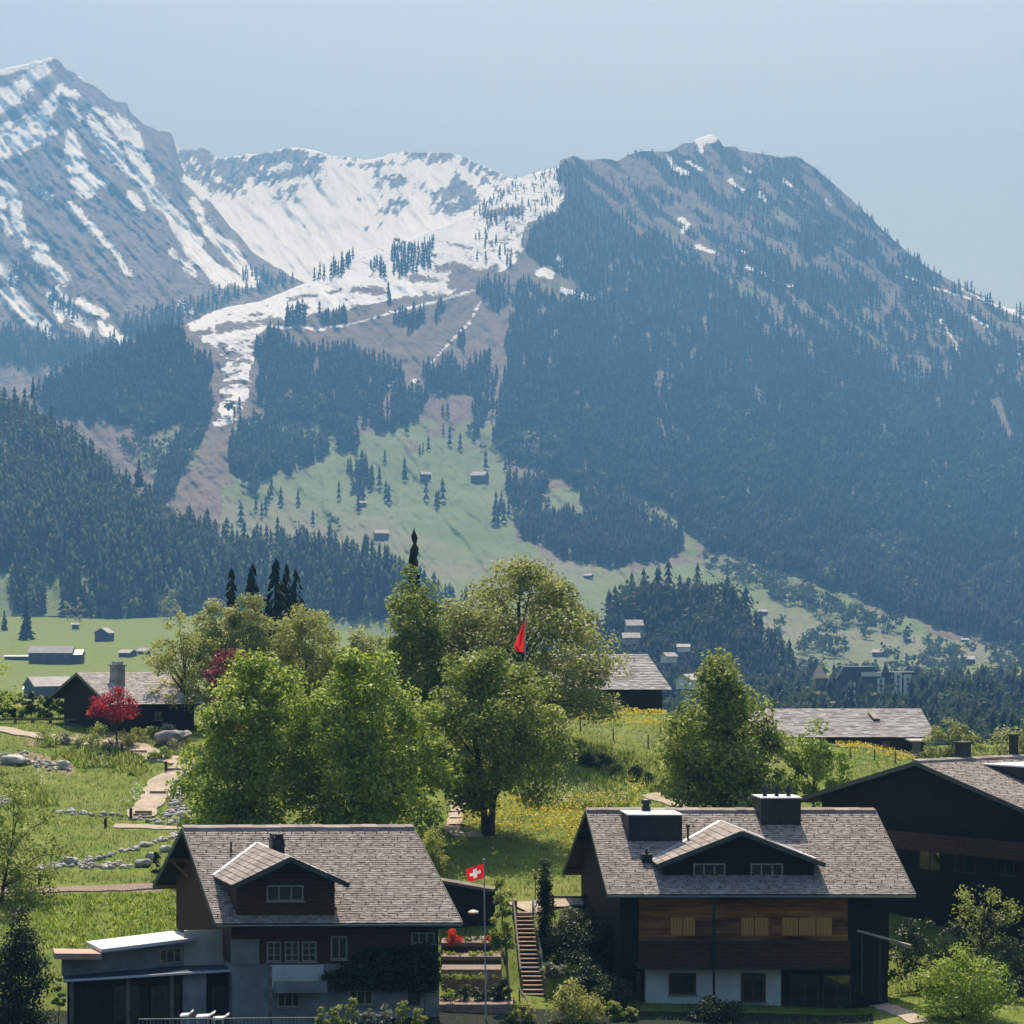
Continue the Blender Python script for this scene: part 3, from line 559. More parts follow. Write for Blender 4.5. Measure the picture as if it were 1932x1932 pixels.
# the wooded mountain side
x, y, D, pos = layer_points('hills', -120, 2070, 290, 1330, 7.2, 6.2, forest_density)
big = np.interp(y, [260, 400, 520, 900, 1300], [.45, .62, .95, 1.05, .95]); ht = rs.uniform(15, 27, len(x))*big
late = rs.uniform(size=len(x)) < np.where((y > 760) & (fbm(x/40, y/40, 77) > .06), .35, .02)
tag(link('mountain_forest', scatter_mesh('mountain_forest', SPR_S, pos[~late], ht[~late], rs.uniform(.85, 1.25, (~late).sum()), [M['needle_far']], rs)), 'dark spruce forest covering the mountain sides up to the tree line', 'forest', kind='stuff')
# light broadleaf trees among it and along the meadow edges of the mountain foot
MIX = [[(960, 805), (1005, 800), (1035, 860), (985, 870)], [(1300, 1050), (1440, 1090), (1600, 1150), (1720, 1205), (1640, 1210), (1500, 1150), (1330, 1080)], [(1330, 940), (1420, 990), (1500, 1060), (1360, 1030)], [(1160, 930), (1240, 970), (1300, 1030), (1180, 985)], [(520, 790), (640, 830), (560, 850)], [(200, 830), (340, 840), (300, 900)]]
x2, y2, D2, pos2 = layer_points('hills', 180, 2070, 760, 1330, 9, 7, lambda a, b: np.where(zone(a, b, MIX), .45, 0.0)+np.where((a > 1450) & (b > 1180+(a-1450)*.12), .30*(fbm(a/45, b/30, 5) > -.02), 0))
pos2 = np.concatenate([pos2, pos[late]]); h2 = np.concatenate([rs.uniform(9, 17, len(x2)), ht[late]*.8])
tag(link('broadleaf_trees', scatter_mesh('broadleaf_trees', [blob_shape(60, 30+i, .20) for i in range(3)], pos2, h2, rs.uniform(.9, 1.3, len(h2)), [M['crown_far']], rs)), 'pale broadleaf trees mixed into the far mountain woods and meadow edges', 'trees', kind='stuff')
# tree line on the rock peak
def keepD(a, b): return np.clip(seg_field(a, b, D_FOR)/14+.35, 0, .85)
x3, y3, D3, pos3 = layer_points('mountain_peak', -150, 640, 480, 800, 8, 6.5, keepD)
tag(link('timberline_forest', scatter_mesh('timberline_forest', SPR_S, pos3, rs.uniform(16, 30, len(x3)), rs.uniform(.9, 1.3, len(x3)), [M['needle_far']], rs)), 'thin spruce forest along the foot of the snowy rock peak', 'forest', kind='stuff')
# the nearer wooded hill: biggest spruces stand as single trees, the rest as one wood
A_GAP = [[(45, 1120), (58, 1090), (68, 1110), (62, 1165)], [(85, 1110), (118, 1095), (118, 1165), (85, 1165)], [(150, 1090), (165, 1080), (172, 1120), (160, 1165)], [(-60, 1085), (22, 1080), (20, 1165), (-60, 1165)]]
def keepA(a, b): return np.where(zone(a, b, A_GAP), 0.0, np.where(b > LAYERS['wooded_hill']['ridge'](a)+4, .92, 0))
x4, y4, D4, pos4 = layer_points('wooded_hill', -140, 930, 690, 1172, 10.5, 8.5, keepA)
lf = rs.uniform(size=len(x4)) < np.where(fbm(x4/45, y4/45, 13) > .02, .36, .07)+.30*sstep(-.1, .25, fbm(x4/70, y4/40, 31))*(y4 < LAYERS['wooded_hill']['ridge'](x4)+70)
h4 = rs.uniform(14, 25, len(x4)); app = h4/D4*np.where(y4 > 1040, 1.3, 1.0)*(~lf)
app[(x4 < -20) | (x4 > 740)] = 0
order = np.argsort(-app); single = np.zeros(len(x4), bool); single[order[:150]] = True
rest = ~single & ~lf
tag(link('hill_forest', scatter_mesh('hill_forest', SPR, pos4[rest], h4[rest], rs.uniform(.9, 1.25, rest.sum()), [M['needle_hill']], rs)), 'dark spruce wood on the nearer hill at the left', 'forest', kind='stuff')
tag(link('hill_broadleaves', scatter_mesh('hill_broadleaves', BLB, pos4[lf], h4[lf]*.72, rs.uniform(.9, 1.25, lf.sum()), [M['crown_far']], rs)), 'light green broadleaf trees scattered through the wooded hill at the left', 'trees', kind='stuff')
x5, y5, D5, pos5 = layer_points('village_knoll', 1090, 1575, 1110, 1310, 13, 9, lambda a, b: np.full(len(a), .9))
lf5 = rs.uniform(size=len(x5)) < np.where(fbm(x5/40, y5/30, 3) > .04, .5, .12); h5 = rs.uniform(14, 24, len(x5)); h5 = h5*np.interp(y5, [1110, 1300], [1, .8])
keep5 = ~((np.abs(x5-1195) < 20) & (y5 > 1188) & (y5 < 1222))
# valley floor woods round the village, right
n = 3200; xv = rs.uniform(1100, 2080, n); Yv = rs.uniform(560, 1330, n)**1.0; pv = np.stack([(xv-W/2)*Yv*KK, Yv, gz((xv-W/2)*Yv*KK, Yv)-.5], -1)
vv = VH-pv[:, 2]/(Yv*KK); dens = np.where(fbm(pv[:, 0]/60, Yv/90, 6) > -.10, .95, .35)*np.where((Yv > 1120) & (xv > 1480), .35, 1)
kv = (rs.uniform(size=n) < dens) & ~((xv > 1515) & (xv < 1735) & (Yv < 1010) & (Yv > 850)) & ~((np.abs(xv-1300) < 30) & (Yv > 700) & (Yv < 800))
xv, Yv, pv = xv[kv], Yv[kv], pv[kv]; lv = rs.uniform(size=len(xv)) < .5; hv = rs.uniform(9, 19, len(xv))*np.where(Yv < 800, .75, 1)*np.where((Yv < 850) & (Yv > 700) & (xv > 1525) & (xv < 1745), 1.12, 1)
m5 = keep5 & ~lf5; ml = keep5 & lf5
tag(link('village_wood', scatter_mesh('village_wood', SPR, np.concatenate([pos5[m5], pv[~lv]]), np.concatenate([h5[m5], hv[~lv]]), rs.uniform(.95, 1.35, m5.sum()+(~lv).sum()), [M['needle_far']], rs)), 'dark spruces of the wooded knoll and round the village in the valley', 'forest', kind='stuff')
tag(link('village_broadleaves', scatter_mesh('village_broadleaves', BLB, np.concatenate([pos5[ml], pv[lv]]), np.concatenate([h5[ml]*.8, hv[lv]*.8]), rs.uniform(1., 1.4, ml.sum()+lv.sum()), [M['crown_far']], rs)), 'pale broadleaf trees of the wooded knoll and round the village in the valley', 'trees', kind='stuff')

# single spruces: shared shapes with layered, drooping twigs
def spruce_mesh(seed, tiers=15, per=11, slim=1.0):
    rg = np.random.RandomState(seed); v = []; f = []
    for k in range(tiers):
        t = (k+.5)/tiers; z = 1.0-.93*t; r = (.02+.175*t**.85)*slim*rg.uniform(.8, 1.15); nb = int(5+per*t)
        for i in range(nb):
            a = rg.uniform(0, 6.283); rr = r*rg.uniform(.65, 1.15); dr = .05+.05*t; w = .016+.036*t
            d = np.array([math.cos(a), math.sin(a)]); s = np.array([-d[1], d[0]]); zz = z+rg.uniform(-.02, .02)
            o = len(v)
            v += [(*(d*rr*.05), zz+.025), (*(d*rr*.6+s*w), zz-dr*.35), (*(d*rr), zz-dr), (*(d*rr*.6-s*w), zz-dr*.35), (*(d*rr*.62), zz-dr*.9)]
            f += [(o, o+1, o+2), (o, o+2, o+3), (o+1, o+4, o+2), (o+3, o+2, o+4)]
    return v, f, rg
SPM = []
for i in range(5):
    v, f, rg = spruce_mesh(40+i, 15, 10, (.85, 1, 1.1, .95, 1.2)[i])
    me = npmesh('crown', v, f, [M['needle']], {'rnd': np.repeat(rg.uniform(0, 1, len(v)//5), 5)})
    tb = MB(); tb.tube([(0, 0, -.03), (0, 0, .5), (0, 0, .97)], [.016, .010, .002], 6); tm = tb.build('trunk', M['bark']); tmd = tm.data; bpy.data.objects.remove(tm)
    SPM.append((me, tmd))
def spruce(name, p, h, wide, label, group=None, k=None, cat='spruce'):
    k = random.randrange(len(SPM)) if k is None else k
    e = empty(name, p, label, cat, group); e.scale = (h*wide, h*wide, h); e.rotation_euler = (0, 0, random.uniform(0, 6.28))
    link('crown', SPM[k][0], e); link('trunk', SPM[k][1], e)
    return e
for i in np.where(single)[0]:
    spruce('spruce', pos4[i], float(h4[i]), random.uniform(.9, 1.25), 'dark spruce in the wood on the nearer hill at the left', 'spruces of the wooded hill')

# ------------------------------------------------------------------ chalets
def shingle_slope(mb, F, x0, x1, ys, zs, rows, side=-1, lift=.0, wmin=.13, wmax=.30, m=0, hook=None, clip=None):
    """rows of split shingles from ridge (ys[0], zs[0]) down to eave (ys[1], zs[1]) in local frame; each piece is a thin wedge with a butt end"""
    (ya, yb), (za, zb) = ys, zs
    n = Vector((0, -(zb-za), (yb-ya))); n = n if n.z > 0 else -n; n.normalize()
    for r in range(rows):
        t0 = r/rows; t1 = (r+1.08)/rows; x = x0-random.uniform(0, wmax)
        while x < x1:
            w = random.uniform(wmin, wmax); a, b = max(x, x0), min(x+w, x1); x += w
            if b-a < .03: continue
            if clip and clip((a+b)/2, (t0+t1)/2): continue
            th = random.uniform(.014, .034); tt = min(t1+random.uniform(-.12, .12)/rows, 1.012)
            pt = lambda X, t, h: F(X, ya+(yb-ya)*t+n.y*h, za+(zb-za)*t+n.z*h)
            c = [pt(a, t0, lift), pt(b, t0, lift), pt(b, tt, lift+th), pt(a, tt, lift+th), pt(b, tt, lift-.01), pt(a, tt, lift-.01)]
            mb.add(c, [(0, 3, 2, 1), (3, 5, 4, 2), (0, 5, 3), (1, 2, 4)], m)
    if hook is not None:
        Lx = x1-x0; k = int(Lx/.62); rr = int(rows/2.9)
        for r in range(1, rr):
            for i in range(k):
                X = x0+(i+.25+.5*(r % 2)+random.uniform(-.04, .04))*Lx/k; t = r/rr
                if X > x1-.1 or (clip and clip(X, t)): continue
                o = F(X, ya+(yb-ya)*t+n.y*(lift+.05), za+(zb-za)*t+n.z*(lift+.05))
                mb.box(lambda p, q, s: o+Vector((p, q, s)), -.022, .022, -.022, .022, -.02, .04, hook)
def slab(mb, F, x0, x1, ys, zs, th, m=0):
    (ya, yb), (za, zb) = ys, zs
    c = [F(x0, ya, za-th), F(x1, ya, za-th), F(x1, yb, zb-th), F(x0, yb, zb-th), F(x0, ya, za), F(x1, ya, za), F(x1, yb, zb), F(x0, yb, zb)]
    mb.hexa(c, m)
def window(parent, F, y, x0, x1, z0, z1, fm, cols=2, rows=1, sill=True, fw=.07, glass='glass', name='window', sillmat='gutter', depth=.05):
    """frame ring with glazing bars, one pane and a sill; y is the wall face, the window stands proud of it towards -y"""
    a = MB(); yo, yi = y-depth, y+.02
    a.box(F, x0, x0+fw, yo, yi, z0, z1); a.box(F, x1-fw, x1, yo, yi, z0, z1)
    a.box(F, x0+fw, x1-fw, yo, yi, z1-fw, z1); a.box(F, x0+fw, x1-fw, yo, yi, z0, z0+fw)
    for i in range(1, cols):
        xc = x0+(x1-x0)*i/cols; a.box(F, xc-fw*.45, xc+fw*.45, yo+.006, yi, z0+fw, z1-fw)
    for j in range(1, rows):
        zc = z0+(z1-z0)*j/rows; a.box(F, x0+fw, x1-fw, yo+.014, yi, zc-.02, zc+.02)
    w = a.build(name, M[fm], parent)
    p = MB(); p.box(F, x0+fw*.5, x1-fw*.5, yo+.022, yo+.030, z0+fw*.5, z1-fw*.5); p.build('pane', M[glass], w)
    if sill:
        s = MB(); s.box(F, x0-.06, x1+.06, yo-.07, yo-.003, z0-.06, z0-.01); s.build('sill', M[sillmat], w)
    return w
def dormer(root, F, apex, le, re, yb, wall_y, slope, wins, wall_mat='board', rows=9, overhang=.55, bottom=None):
    """gabled dormer on the camera side: apex, le, re = (x, z) of the front gable tips; slope(y) = main roof height"""
    ax, az = apex; yf = wall_y-overhang
    ybk = -(abs(az)/abs(slope(-1.0)))           # where the dormer ridge meets the roof
    d = MB()
    for (ex_, ez_) in (le, re):
        yv = -(abs(ez_)/abs(slope(-1.0)))       # where the eave meets the roof
        n = 22
        A = [F(ax, yf, az), F(ax, ybk, az), F(ex_, yv, ez_), F(ex_, yf, ez_)]
        A = [Vector(p) for p in A]
        if ex_ > ax: A = [A[1], A[0], A[3], A[2]]; fl = True
        else: fl = False
        # slab
        d.hexa([p-Vector((0, 0, .13)) for p in A]+[p-Vector((0, 0, .012)) for p in A], 1)
        # shingle strips running from ridge to eave
        for r in range(rows):
            t0, t1 = r/rows, min((r+1.06)/rows, 1.0)
            R0, R1 = (A[0], A[1]) if not fl else (A[1], A[0]); E0, E1 = (A[3], A[2]) if not fl else (A[2], A[3])
            f0, b0 = R0.lerp(E0, t0), R1.lerp(E1, t0); f1, b1 = R0.lerp(E0, t1), R1.lerp(E1, t1)
            m_ = max(2, int((f0-b0).length/.34))
            for q in range(m_):
                s0, s1 = q/m_, (q+1)/m_; up = Vector((0, 0, random.uniform(.02, .045)))
                p0, p1, p2, p3 = f0.lerp(b0, s0), f0.lerp(b0, s1), f1.lerp(b1, s1)+up, f1.lerp(b1, s0)+up
                fs = [(0, 1, 2, 3), (3, 2, 5, 4)] if fl else [(3, 2, 1, 0), (2, 3, 4, 5)]
                d.add([p0, p1, p2, p3, p3-up*1.3, p2-up*1.3], fs, 0)
        # verge board along the front rake
        d.beam(F(ax, yf-.03, az-.10), F(ex_, yf-.03, ez_-.10), .06, .24, 2)
        # flashing along the valley on the roof
        d.beam(Vector(F(ax, ybk, az))+Vector((0, 0, .05)), Vector(F(ex_, yv, ez_))+Vector((0, 0, .05)), .22, .03, 3)
    droof = d.build('dormer_roof', [M['shingle'], M['board'], M['fascia'], M['metal']], root)
    w = MB(); inl = .45
    xl, xr = le[0]+inl, re[0]-inl; zb = slope(wall_y) if bottom is None else bottom
    zl = le[1]+(az-le[1])*(xl-le[0])/(ax-le[0])-.16; zr = re[1]+(az-re[1])*(re[0]-xr)/(re[0]-ax)-.16
    prof = [(xl, zb-.25), (xr, zb-.25), (xr, zr), (ax, az-.16), (xl, zl)]
    n = len(prof); w.add([F(x, wall_y, z) for x, z in prof]+[F(x, wall_y+.16, z) for x, z in prof], [tuple(range(n)), tuple(range(2*n-1, n-1, -1))]+[(i, i+n, (i+1) % n+n, (i+1) % n) for i in range(n)])
    for xa, zt in ((xl, zl), (xr-.12, zr)):     # cheek walls back to the roof
        yk = -(abs(zt)/abs(slope(-1.0)))
        w.add([F(xa, wall_y+.16, zb-.25), F(xa, yk, zt-.02), F(xa, wall_y+.16, zt), F(xa+.12, wall_y+.16, zb-.25), F(xa+.12, yk, zt-.02), F(xa+.12, wall_y+.16, zt)], [(0, 2, 1), (3, 4, 5), (0, 1, 4, 3), (1, 2, 5, 4), (2, 0, 3, 5)])
    wall = w.build('dormer_wall', M[wall_mat], root)
    for (x0, x1, z0, z1, c) in wins: window(wall, F, wall_y, x0, x1, z0, z1, 'frame', c, 1)
    return wall
def gable_wall(mb, F, x0, x1, yn, yf, z0, slope, m=0, gap=.2):
    pts = [(yn, z0), (yf, z0), (yf, slope(yf)-gap), (0, slope(0)-gap), (yn, slope(yn)-gap)]; n = 5
    mb.add([F(x0, y, z) for y, z in pts]+[F(x1, y, z) for y, z in pts], [tuple(range(n)), tuple(range(2*n-1, n-1, -1))]+[(i, i+n, (i+1) % n+n, (i+1) % n) for i in range(n)], m)
def chalet_roof(root, F, L, yn, yf, slope, rows, name='roof', clip=None, hooks=True, mats=('shingle', 'board', 'hook', 'fascia')):
    r = MB()
    shingle_slope(r, F, 0, L, (-.02, yn), (slope(0), slope(yn)), rows, hook=2 if hooks else None, clip=clip)
    shingle_slope(r, F, 0, L, (.02, yf), (slope(0), slope(yf)), max(6, int(rows*.5)))
    slab(r, F, .0, L, (0, yn), (slope(0)-.012, slope(yn)-.012), .16, 1); slab(r, F, .0, L, (.0, yf), (slope(0)-.012, slope(yf)-.012), .16, 1)
    for xe in (-.05, L+.0):    # verge boards
        for yy in (yn, yf): r.beam(F(xe+.025, 0, slope(0)-.10), F(xe+.025, yy, slope(yy)-.10), .05, .26, 3)
    o = r.build(name, [M[k] for k in mats], root)
    c = MB(); x = 0
    while x < L:               # doubled ridge boards
        w = random.uniform(.5, .8); b = min(x+w, L); h = random.uniform(.05, .08)
        c.hexa([F(x, -.30, slope(.30)+.02), F(b, -.30, slope(.30)+.02), F(b, .30, slope(.30)+.02), F(x, .30, slope(.30)+.02),
                F(x, -.26, slope(.2)+.06+h), F(b, -.26, slope(.2)+.06+h), F(b, .22, slope(.1)+.10+h), F(x, .22, slope(.1)+.10+h)]); x = b
    c.build('ridge_cap', M['shingle'], o)
    g = MB()
    segs = 14
    for k in range(segs):
        a0, a1 = math.pi*k/segs, math.pi*(k+1)/segs
        q = lambda x, a: F(x, yn-.07-.07*math.cos(a)*-1, slope(yn)-.10-.07*math.sin(a))
        g.add([q(.0, a0), q(L, a0), q(L, a1), q(.0, a1)], [(0, 1, 2, 3)])
    g.box(F, 0, L, yn-.155, yn-.135, slope(yn)-.105, slope(yn)-.055)
    g.build('gutter', M['gutter'], o)
    return o

# ---- left chalet
La = P(345, 1561, 110); Lb = P(779, 1559, 110.3); Ln = P(408, 1742, 103)
LL = (Lb-La).length; lex = (Lb-La)/LL; lex.z = 0
ley = (La-Ln); lrise = ley.z; ley.z = 0; LYN = -ley.length; ley = ley/ley.length
FL = frame(La, lex, ley)
ls = lrise/abs(LYN); lslope = lambda y: -ls*abs(y)
chl = empty('chalet', (FL(LL/2, 0, 0).x, FL(LL/2, 0, 0).y, -20), 'chalet with grey shingle roof, one gabled dormer and low annex, in front of the maples', 'chalet', None)
xq = lambda vx, vy, yw: onwall(FL, yw, vx, vy)
lwy = LYN+1.15
dl = onwall(FL, LYN-.35, 437, 1671); da = onwall(FL, LYN-.35, 548, 1617); dr = onwall(FL, LYN-.35, 659, 1667)
lclip = lambda x, t: (dl[0]+.5 < x < dr[0]-.5) and (t > .66)
chalet_roof(chl, FL, LL, LYN, -LYN, lslope, 44)
w0 = onwall(FL, LYN+.55, 503, 1700); w1 = onwall(FL, LYN+.55, 572, 1670)
dormer(chl, FL, da, dl, dr, 0, LYN+.55, lslope, [(w0[0], w1[0], w0[1], w1[1], 3)], 'timber_brown', overhang=.9)
z_u = onwall(FL, lwy, 600, 1818)[1]; zbot = -20.6-La.z
b = MB()                                                        # upper timber storey, then plastered ground floor
b.box(FL, 1.05, LL-.80, lwy, -lwy+.1, z_u, lslope(lwy)-.22, 0)
gable_wall(b, FL, 1.0, 1.2, lwy+.01, -lwy, z_u+.01, lslope, 0); gable_wall(b, FL, LL-.95, LL-.75, lwy+.01, -lwy, z_u+.01, lslope, 0)
b.box(FL, 1.0, LL-.55, lwy-.02, lwy+.16, lslope(LYN+1.15)-.9, lslope(LYN+1.15)-.6, 1)
b.build('timber_wall', [M['timber_brown'], M['beam']], chl)
b = MB(); b.box(FL, 1.05, LL-.70, lwy+.04, -lwy-.1, zbot, z_u-.003, 0); b.build('plaster_wall', M['plaster_grey'], chl)  # white plaster darkened to grey to paint the shade on this wall
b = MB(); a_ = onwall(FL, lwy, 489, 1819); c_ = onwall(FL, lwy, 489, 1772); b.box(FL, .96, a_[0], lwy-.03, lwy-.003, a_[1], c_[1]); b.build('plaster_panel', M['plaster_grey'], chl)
b = MB(); a_ = onwall(FL, lwy, 511, 1866); c_ = onwall(FL, lwy, 610, 1820); b.box(FL, a_[0], c_[0], lwy-.02, lwy+.035, a_[1], c_[1]); b.build('plaster_panel', M['plaster'], chl)
def win(vx0, vy0, vx1, vy1, fm='frame', cols=2, rows=1, yw=None, F=FL, par=chl, **k):
    y_ = lwy if yw is None else yw
    a_ = onwall(F, y_, vx0, vy1); c_ = onwall(F, y_, vx1, vy0)
    return window(par, F, y_, a_[0], c_[0], a_[1], c_[1], fm, cols, rows, **k)
for x0_, x1_ in ((503, 530), (537, 564), (569, 597)): win(x0_, 1776, x1_, 1814, rows=3)
win(624, 1766, 655, 1810); win(775, 1759, 820, 1780, cols=3)
win(523, 1868, 565, 1900, 'frame', 3, yw=lwy+.04); win(658, 1868, 703, 1896, 'frame', 3, yw=lwy+.04); win(770, 1862, 792, 1896, 'frame_brown', 1, yw=lwy+.04, sill=False)
for yy in (LYN+.5, LYN*.45, -LYN*.45, -LYN-.6):                   # purlins and brackets under the left gable
    b = MB(); b.beam(FL(-.02, yy, lslope(yy)-.28), FL(1.2, yy, lslope(yy)-.28), .18, .2); b.build('purlin', M['timber_warm'], chl)
for yy in (LYN*.45, -LYN*.45):
    b = MB(); b.beam(FL(.15, yy, lslope(yy)-.36), FL(1.15, yy, lslope(yy)-1.3), .12, .12); b.build('bracket', M['timber_warm'], chl)
b = MB(); cx0 = onwall(FL, -3.1, 514, 1610)[0]; cx1 = onwall(FL, -3.1, 537, 1610)[0]
zt = onwall(FL, -3.1, 520, 1586)[1]
b.box(FL, cx0, cx1, -3.1, -2.4, lslope(-3.1)-.3, zt); b.box(FL, cx0-.07, cx1+.07, -3.17, -2.33, zt+.002, zt+.08)
for q in (.05, .3, .5): b.box(FL, cx0+q-.03, cx0+q+.05, -3.05, -2.45, zt+.082, zt+.25)
b.box(FL, cx0+.02, cx1-.05, -3.12, -2.38, zt+.252, zt+.32)
b.build('chimney', M['zinc'], chl)
b = MB(); p0 = onwall(FL, -2.0, 436, 1599); b.tube([FL(p0[0], -2.0, lslope(-2.)-.1), FL(p0[0], -2.0, lslope(-2.)+.5)], .05, 8); b.build('vent_pipe', M['zinc'], chl)
b = MB(); p0 = onwall(FL, lwy-1.2, 510, 1914); b.box(FL, p0[0]-.07, p0[0]+.07, lwy-1.27, lwy-1.13, zbot, z_u+.05); b.build('post', M['wood_grey'], chl)
b = MB(); a_ = onwall(FL, lwy-.6, 512, 1868); c_ = onwall(FL, lwy-.6, 612, 1850)
b.box(FL, a_[0], c_[0], lwy-1.1, lwy+.03, a_[1]-.06, a_[1]); b.box(FL, a_[0], c_[0], lwy-1.1, lwy-1.04, a_[1]+.002, a_[1]+.5)
b.build('balcony', M['plaster_grey'], chl)
# annex
b = MB()
sl4 = [P(162, 1776, 104.4), P(327, 1756, 107.9), P(381, 1768, 105.8), P(192, 1791, 102.0)]
for p in sl4: p.z = -16.24
b.prism(sl4, (0, 0, -.16))
b.build('annex_roof', M['metal'], chl)
b = MB(); q4 = [P(100, 1792, 103.5), P(190, 1789, 103.2), P(192, 1797, 101.9), P(103, 1801, 102.0)]
for p in q4: p.z = -16.44
b.prism(q4, (0, 0, -.28)); b.build('parapet', M['copper'], chl)
low = [P(120, 1849, 101.5), P(508, 1823, 105.1), P(505, 1812, 107.4), P(118, 1840, 104.2)]
for p in low: p.z = -17.63
b = MB(); b.prism([low[0], low[1], low[2], low[3]], (0, 0, -.12)); lro = b.build('lower_roof', M['roof_shade'], chl)
b = MB(); b.beam(low[0]+Vector((0, -.06, -.03)), low[1]+Vector((0, -.06, -.03)), .08, .10); b.build('edge_strip', M['metal'], lro)
def inset_wall(p, q, z0, z1, th=.2):
    p, q = Vector(p), Vector(q); d = (q-p); d.z = 0; n = Vector((-d.y, d.x, 0)).normalized()*th
    return [Vector((p.x, p.y, z0)), Vector((q.x, q.y, z0)), Vector((q.x, q.y, z0))+n, Vector((p.x, p.y, z0))+n, Vector((p.x, p.y, z1)), Vector((q.x, q.y, z1)), Vector((q.x, q.y, z1))+n, Vector((p.x, p.y, z1))+n]
ua, ub, uc = P(118, 1800, 102.6), P(346, 1790, 105.6), P(498, 1790, 106.0)
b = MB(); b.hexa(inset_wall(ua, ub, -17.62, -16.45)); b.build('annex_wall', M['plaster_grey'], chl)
b = MB(); b.hexa(inset_wall(ub+Vector((.02, 0, 0)), uc, -17.62, -15.9)); b.build('annex_gable_wall', M['plaster_lime'], chl)
la_, lb_ = P(128, 1880, 102.0), P(500, 1880, 105.5)
b = MB(); b.hexa(inset_wall(la_, lb_, -20.6, -17.76), 0)
for t in (.02, .30, .52, .98):
    p = la_.lerp(lb_, t); b.box(lambda x, y, z: Vector((p.x+x, p.y+y, z)), -.09, .09, -.12, .0, -20.6, -17.77, 1)
b.build('annex_front', [M['board_v'], M['wood_grey']], chl)
b = MB(); p = P(345, 1880, 103.85); q = P(389, 1880, 104.25); b.hexa(inset_wall(p, q, -20.6, -17.77, .3)); b.build('annex_pillar', M['plaster_grey'], chl)
FA = frame(la_, (lb_-la_).normalized().xy.to_3d(), Vector((-(lb_-la_).y, (lb_-la_).x, 0)).normalized())
FU = frame(ua, (ub-ua).xy.to_3d().normalized(), Vector((-(ub-ua).y, (ub-ua).x, 0)).normalized())
wv = onwall(FU, 0, 300, 1827); wv2 = onwall(FU, 0, 342, 1806); window(chl, FU, -.01, wv[0], wv2[0], .02-17.2+17.0-ua.z-17+.0 if False else -17.45-ua.z, -16.7-ua.z, 'frame', 3, 1, sill=False)
for x0_, x1_ in ((215, 262), (285, 338), (400, 470)):
    a_ = onwall(FA, 0, x0_, 1915); c_ = onwall(FA, 0, x1_, 1858); window(chl, FA, -.01, a_[0], c_[0], -20.3-la_.z, c_[1], 'frame_brown', 2, 1, sill=False)

# ---- right chalet
Ra = P(1106, 1528, 115); Rb = P(1650, 1526, 115); Rn = P(1147, 1687, 108)
RL = (Rb-Ra).length; rex = (Rb-Ra)/RL; rex.z = 0
rey = Ra-Rn; rrise = rey.z; rey.z = 0; RYN = -rey.length; rey = rey/rey.length
FR = frame(Ra, rex, rey); rs_ = rrise/abs(RYN); rslope = lambda y: -rs_*abs(y)
chr_ = empty('chalet', (FR(RL/2, 0, 0).x, FR(RL/2, 0, 0).y, -20), 'chalet with wide two-window dormer, two dark roof boxes and warm timber front over white plaster', 'chalet')
chalet_roof(chr_, FR, RL, RYN, 8.6, rslope, 44)
rwy = RYN+1.2; dwy = RYN+1.5
g0 = lambda vx, vy, y: onwall(FR, y, vx, vy)
dl, da, dr = g0(1240, 1631, dwy-.55), g0(1400, 1568, dwy-.55), g0(1557, 1629, dwy-.55)
ww = []
for x0_, x1_ in ((1308, 1368), (1416, 1477)):
    a_ = g0(x0_, 1653, dwy); c_ = g0(x1_, 1629, dwy); ww.append((a_[0], c_[0], a_[1], c_[1], 3))
dormer(chr_, FR, da, dl, dr, 0, dwy, rslope, ww, 'board', rows=11)
def roofbox(vx0, vx1, vytop, vybot, name, yfront, back, mt):
    a_ = g0(vx0, vybot, yfront); c_ = g0(vx1, vytop, yfront); bx_ = MB()
    bx_.box(FR, a_[0], c_[0], yfront, back, rslope(yfront)-.3, c_[1]); bx_.box(FR, a_[0]-.06, c_[0]+.06, yfront-.08, back, c_[1]+.002, c_[1]+.07, 1)
    return bx_.build(name, [M[mt], M['metal']], chr_), a_[0], c_[0], c_[1]
roofbox(1186, 1287, 1539, 1592, 'shed_dormer', -2.75, -.4, 'zinc')
ch, xa, xb, zt = roofbox(1436, 1511, 1507, 1552, 'chimney', -1.35, .6, 'zinc')
for t in (.2, .5, .8):
    xc = xa+(xb-xa)*t; pb = MB(); pb.tube([FR(xc, -.4, zt+.08), FR(xc, -.4, zt+.22), FR(xc, -.4, zt+.25), FR(xc, -.4, zt+.55), FR(xc, -.4, zt+.7)], [.12, .09, .20, .13, .03], 8); pb.build('chimney_cowl', M['zinc'], ch)
a_ = g0(1219, 1534, -.6); pb = MB(); zc = a_[1]
pb.tube([FR(a_[0], -.6, zc-.6), FR(a_[0], -.6, zc+.35), FR(a_[0], -.6, zc+.36), FR(a_[0], -.6, zc+.5), FR(a_[0], -.6, zc+.51), FR(a_[0], -.6, zc+.72), FR(a_[0], -.6, zc+.78)], [.24, .24, .17, .17, .27, .24, .05], 12); pb.build('chimney', M['zinc'], chr_)
a_ = g0(1212, 1638, -4.6); c_ = g0(1231, 1612, -4.6); pb = MB()
pb.box(FR, a_[0], c_[0], -4.6, -4.1, rslope(-4.6)-.2, c_[1]); pb.tube([FR((a_[0]+c_[0])/2, -4.35, c_[1]+.002), FR((a_[0]+c_[0])/2, -4.35, c_[1]+.25)], .07, 8); pb.build('chimney', M['zinc'], chr_)
a_ = g0(1298, 1590, -2.7); pb = MB(); pb.tube([FR(a_[0], -2.7, rslope(-2.7)-.1), FR(a_[0], -2.7, rslope(-2.7)+.72), FR(a_[0], -2.7, rslope(-2.7)+.73), FR(a_[0], -2.7, rslope(-2.7)+.85)], [.06, .06, .13, .11], 8); pb.build('vent_pipe', M['zinc'], chr_)
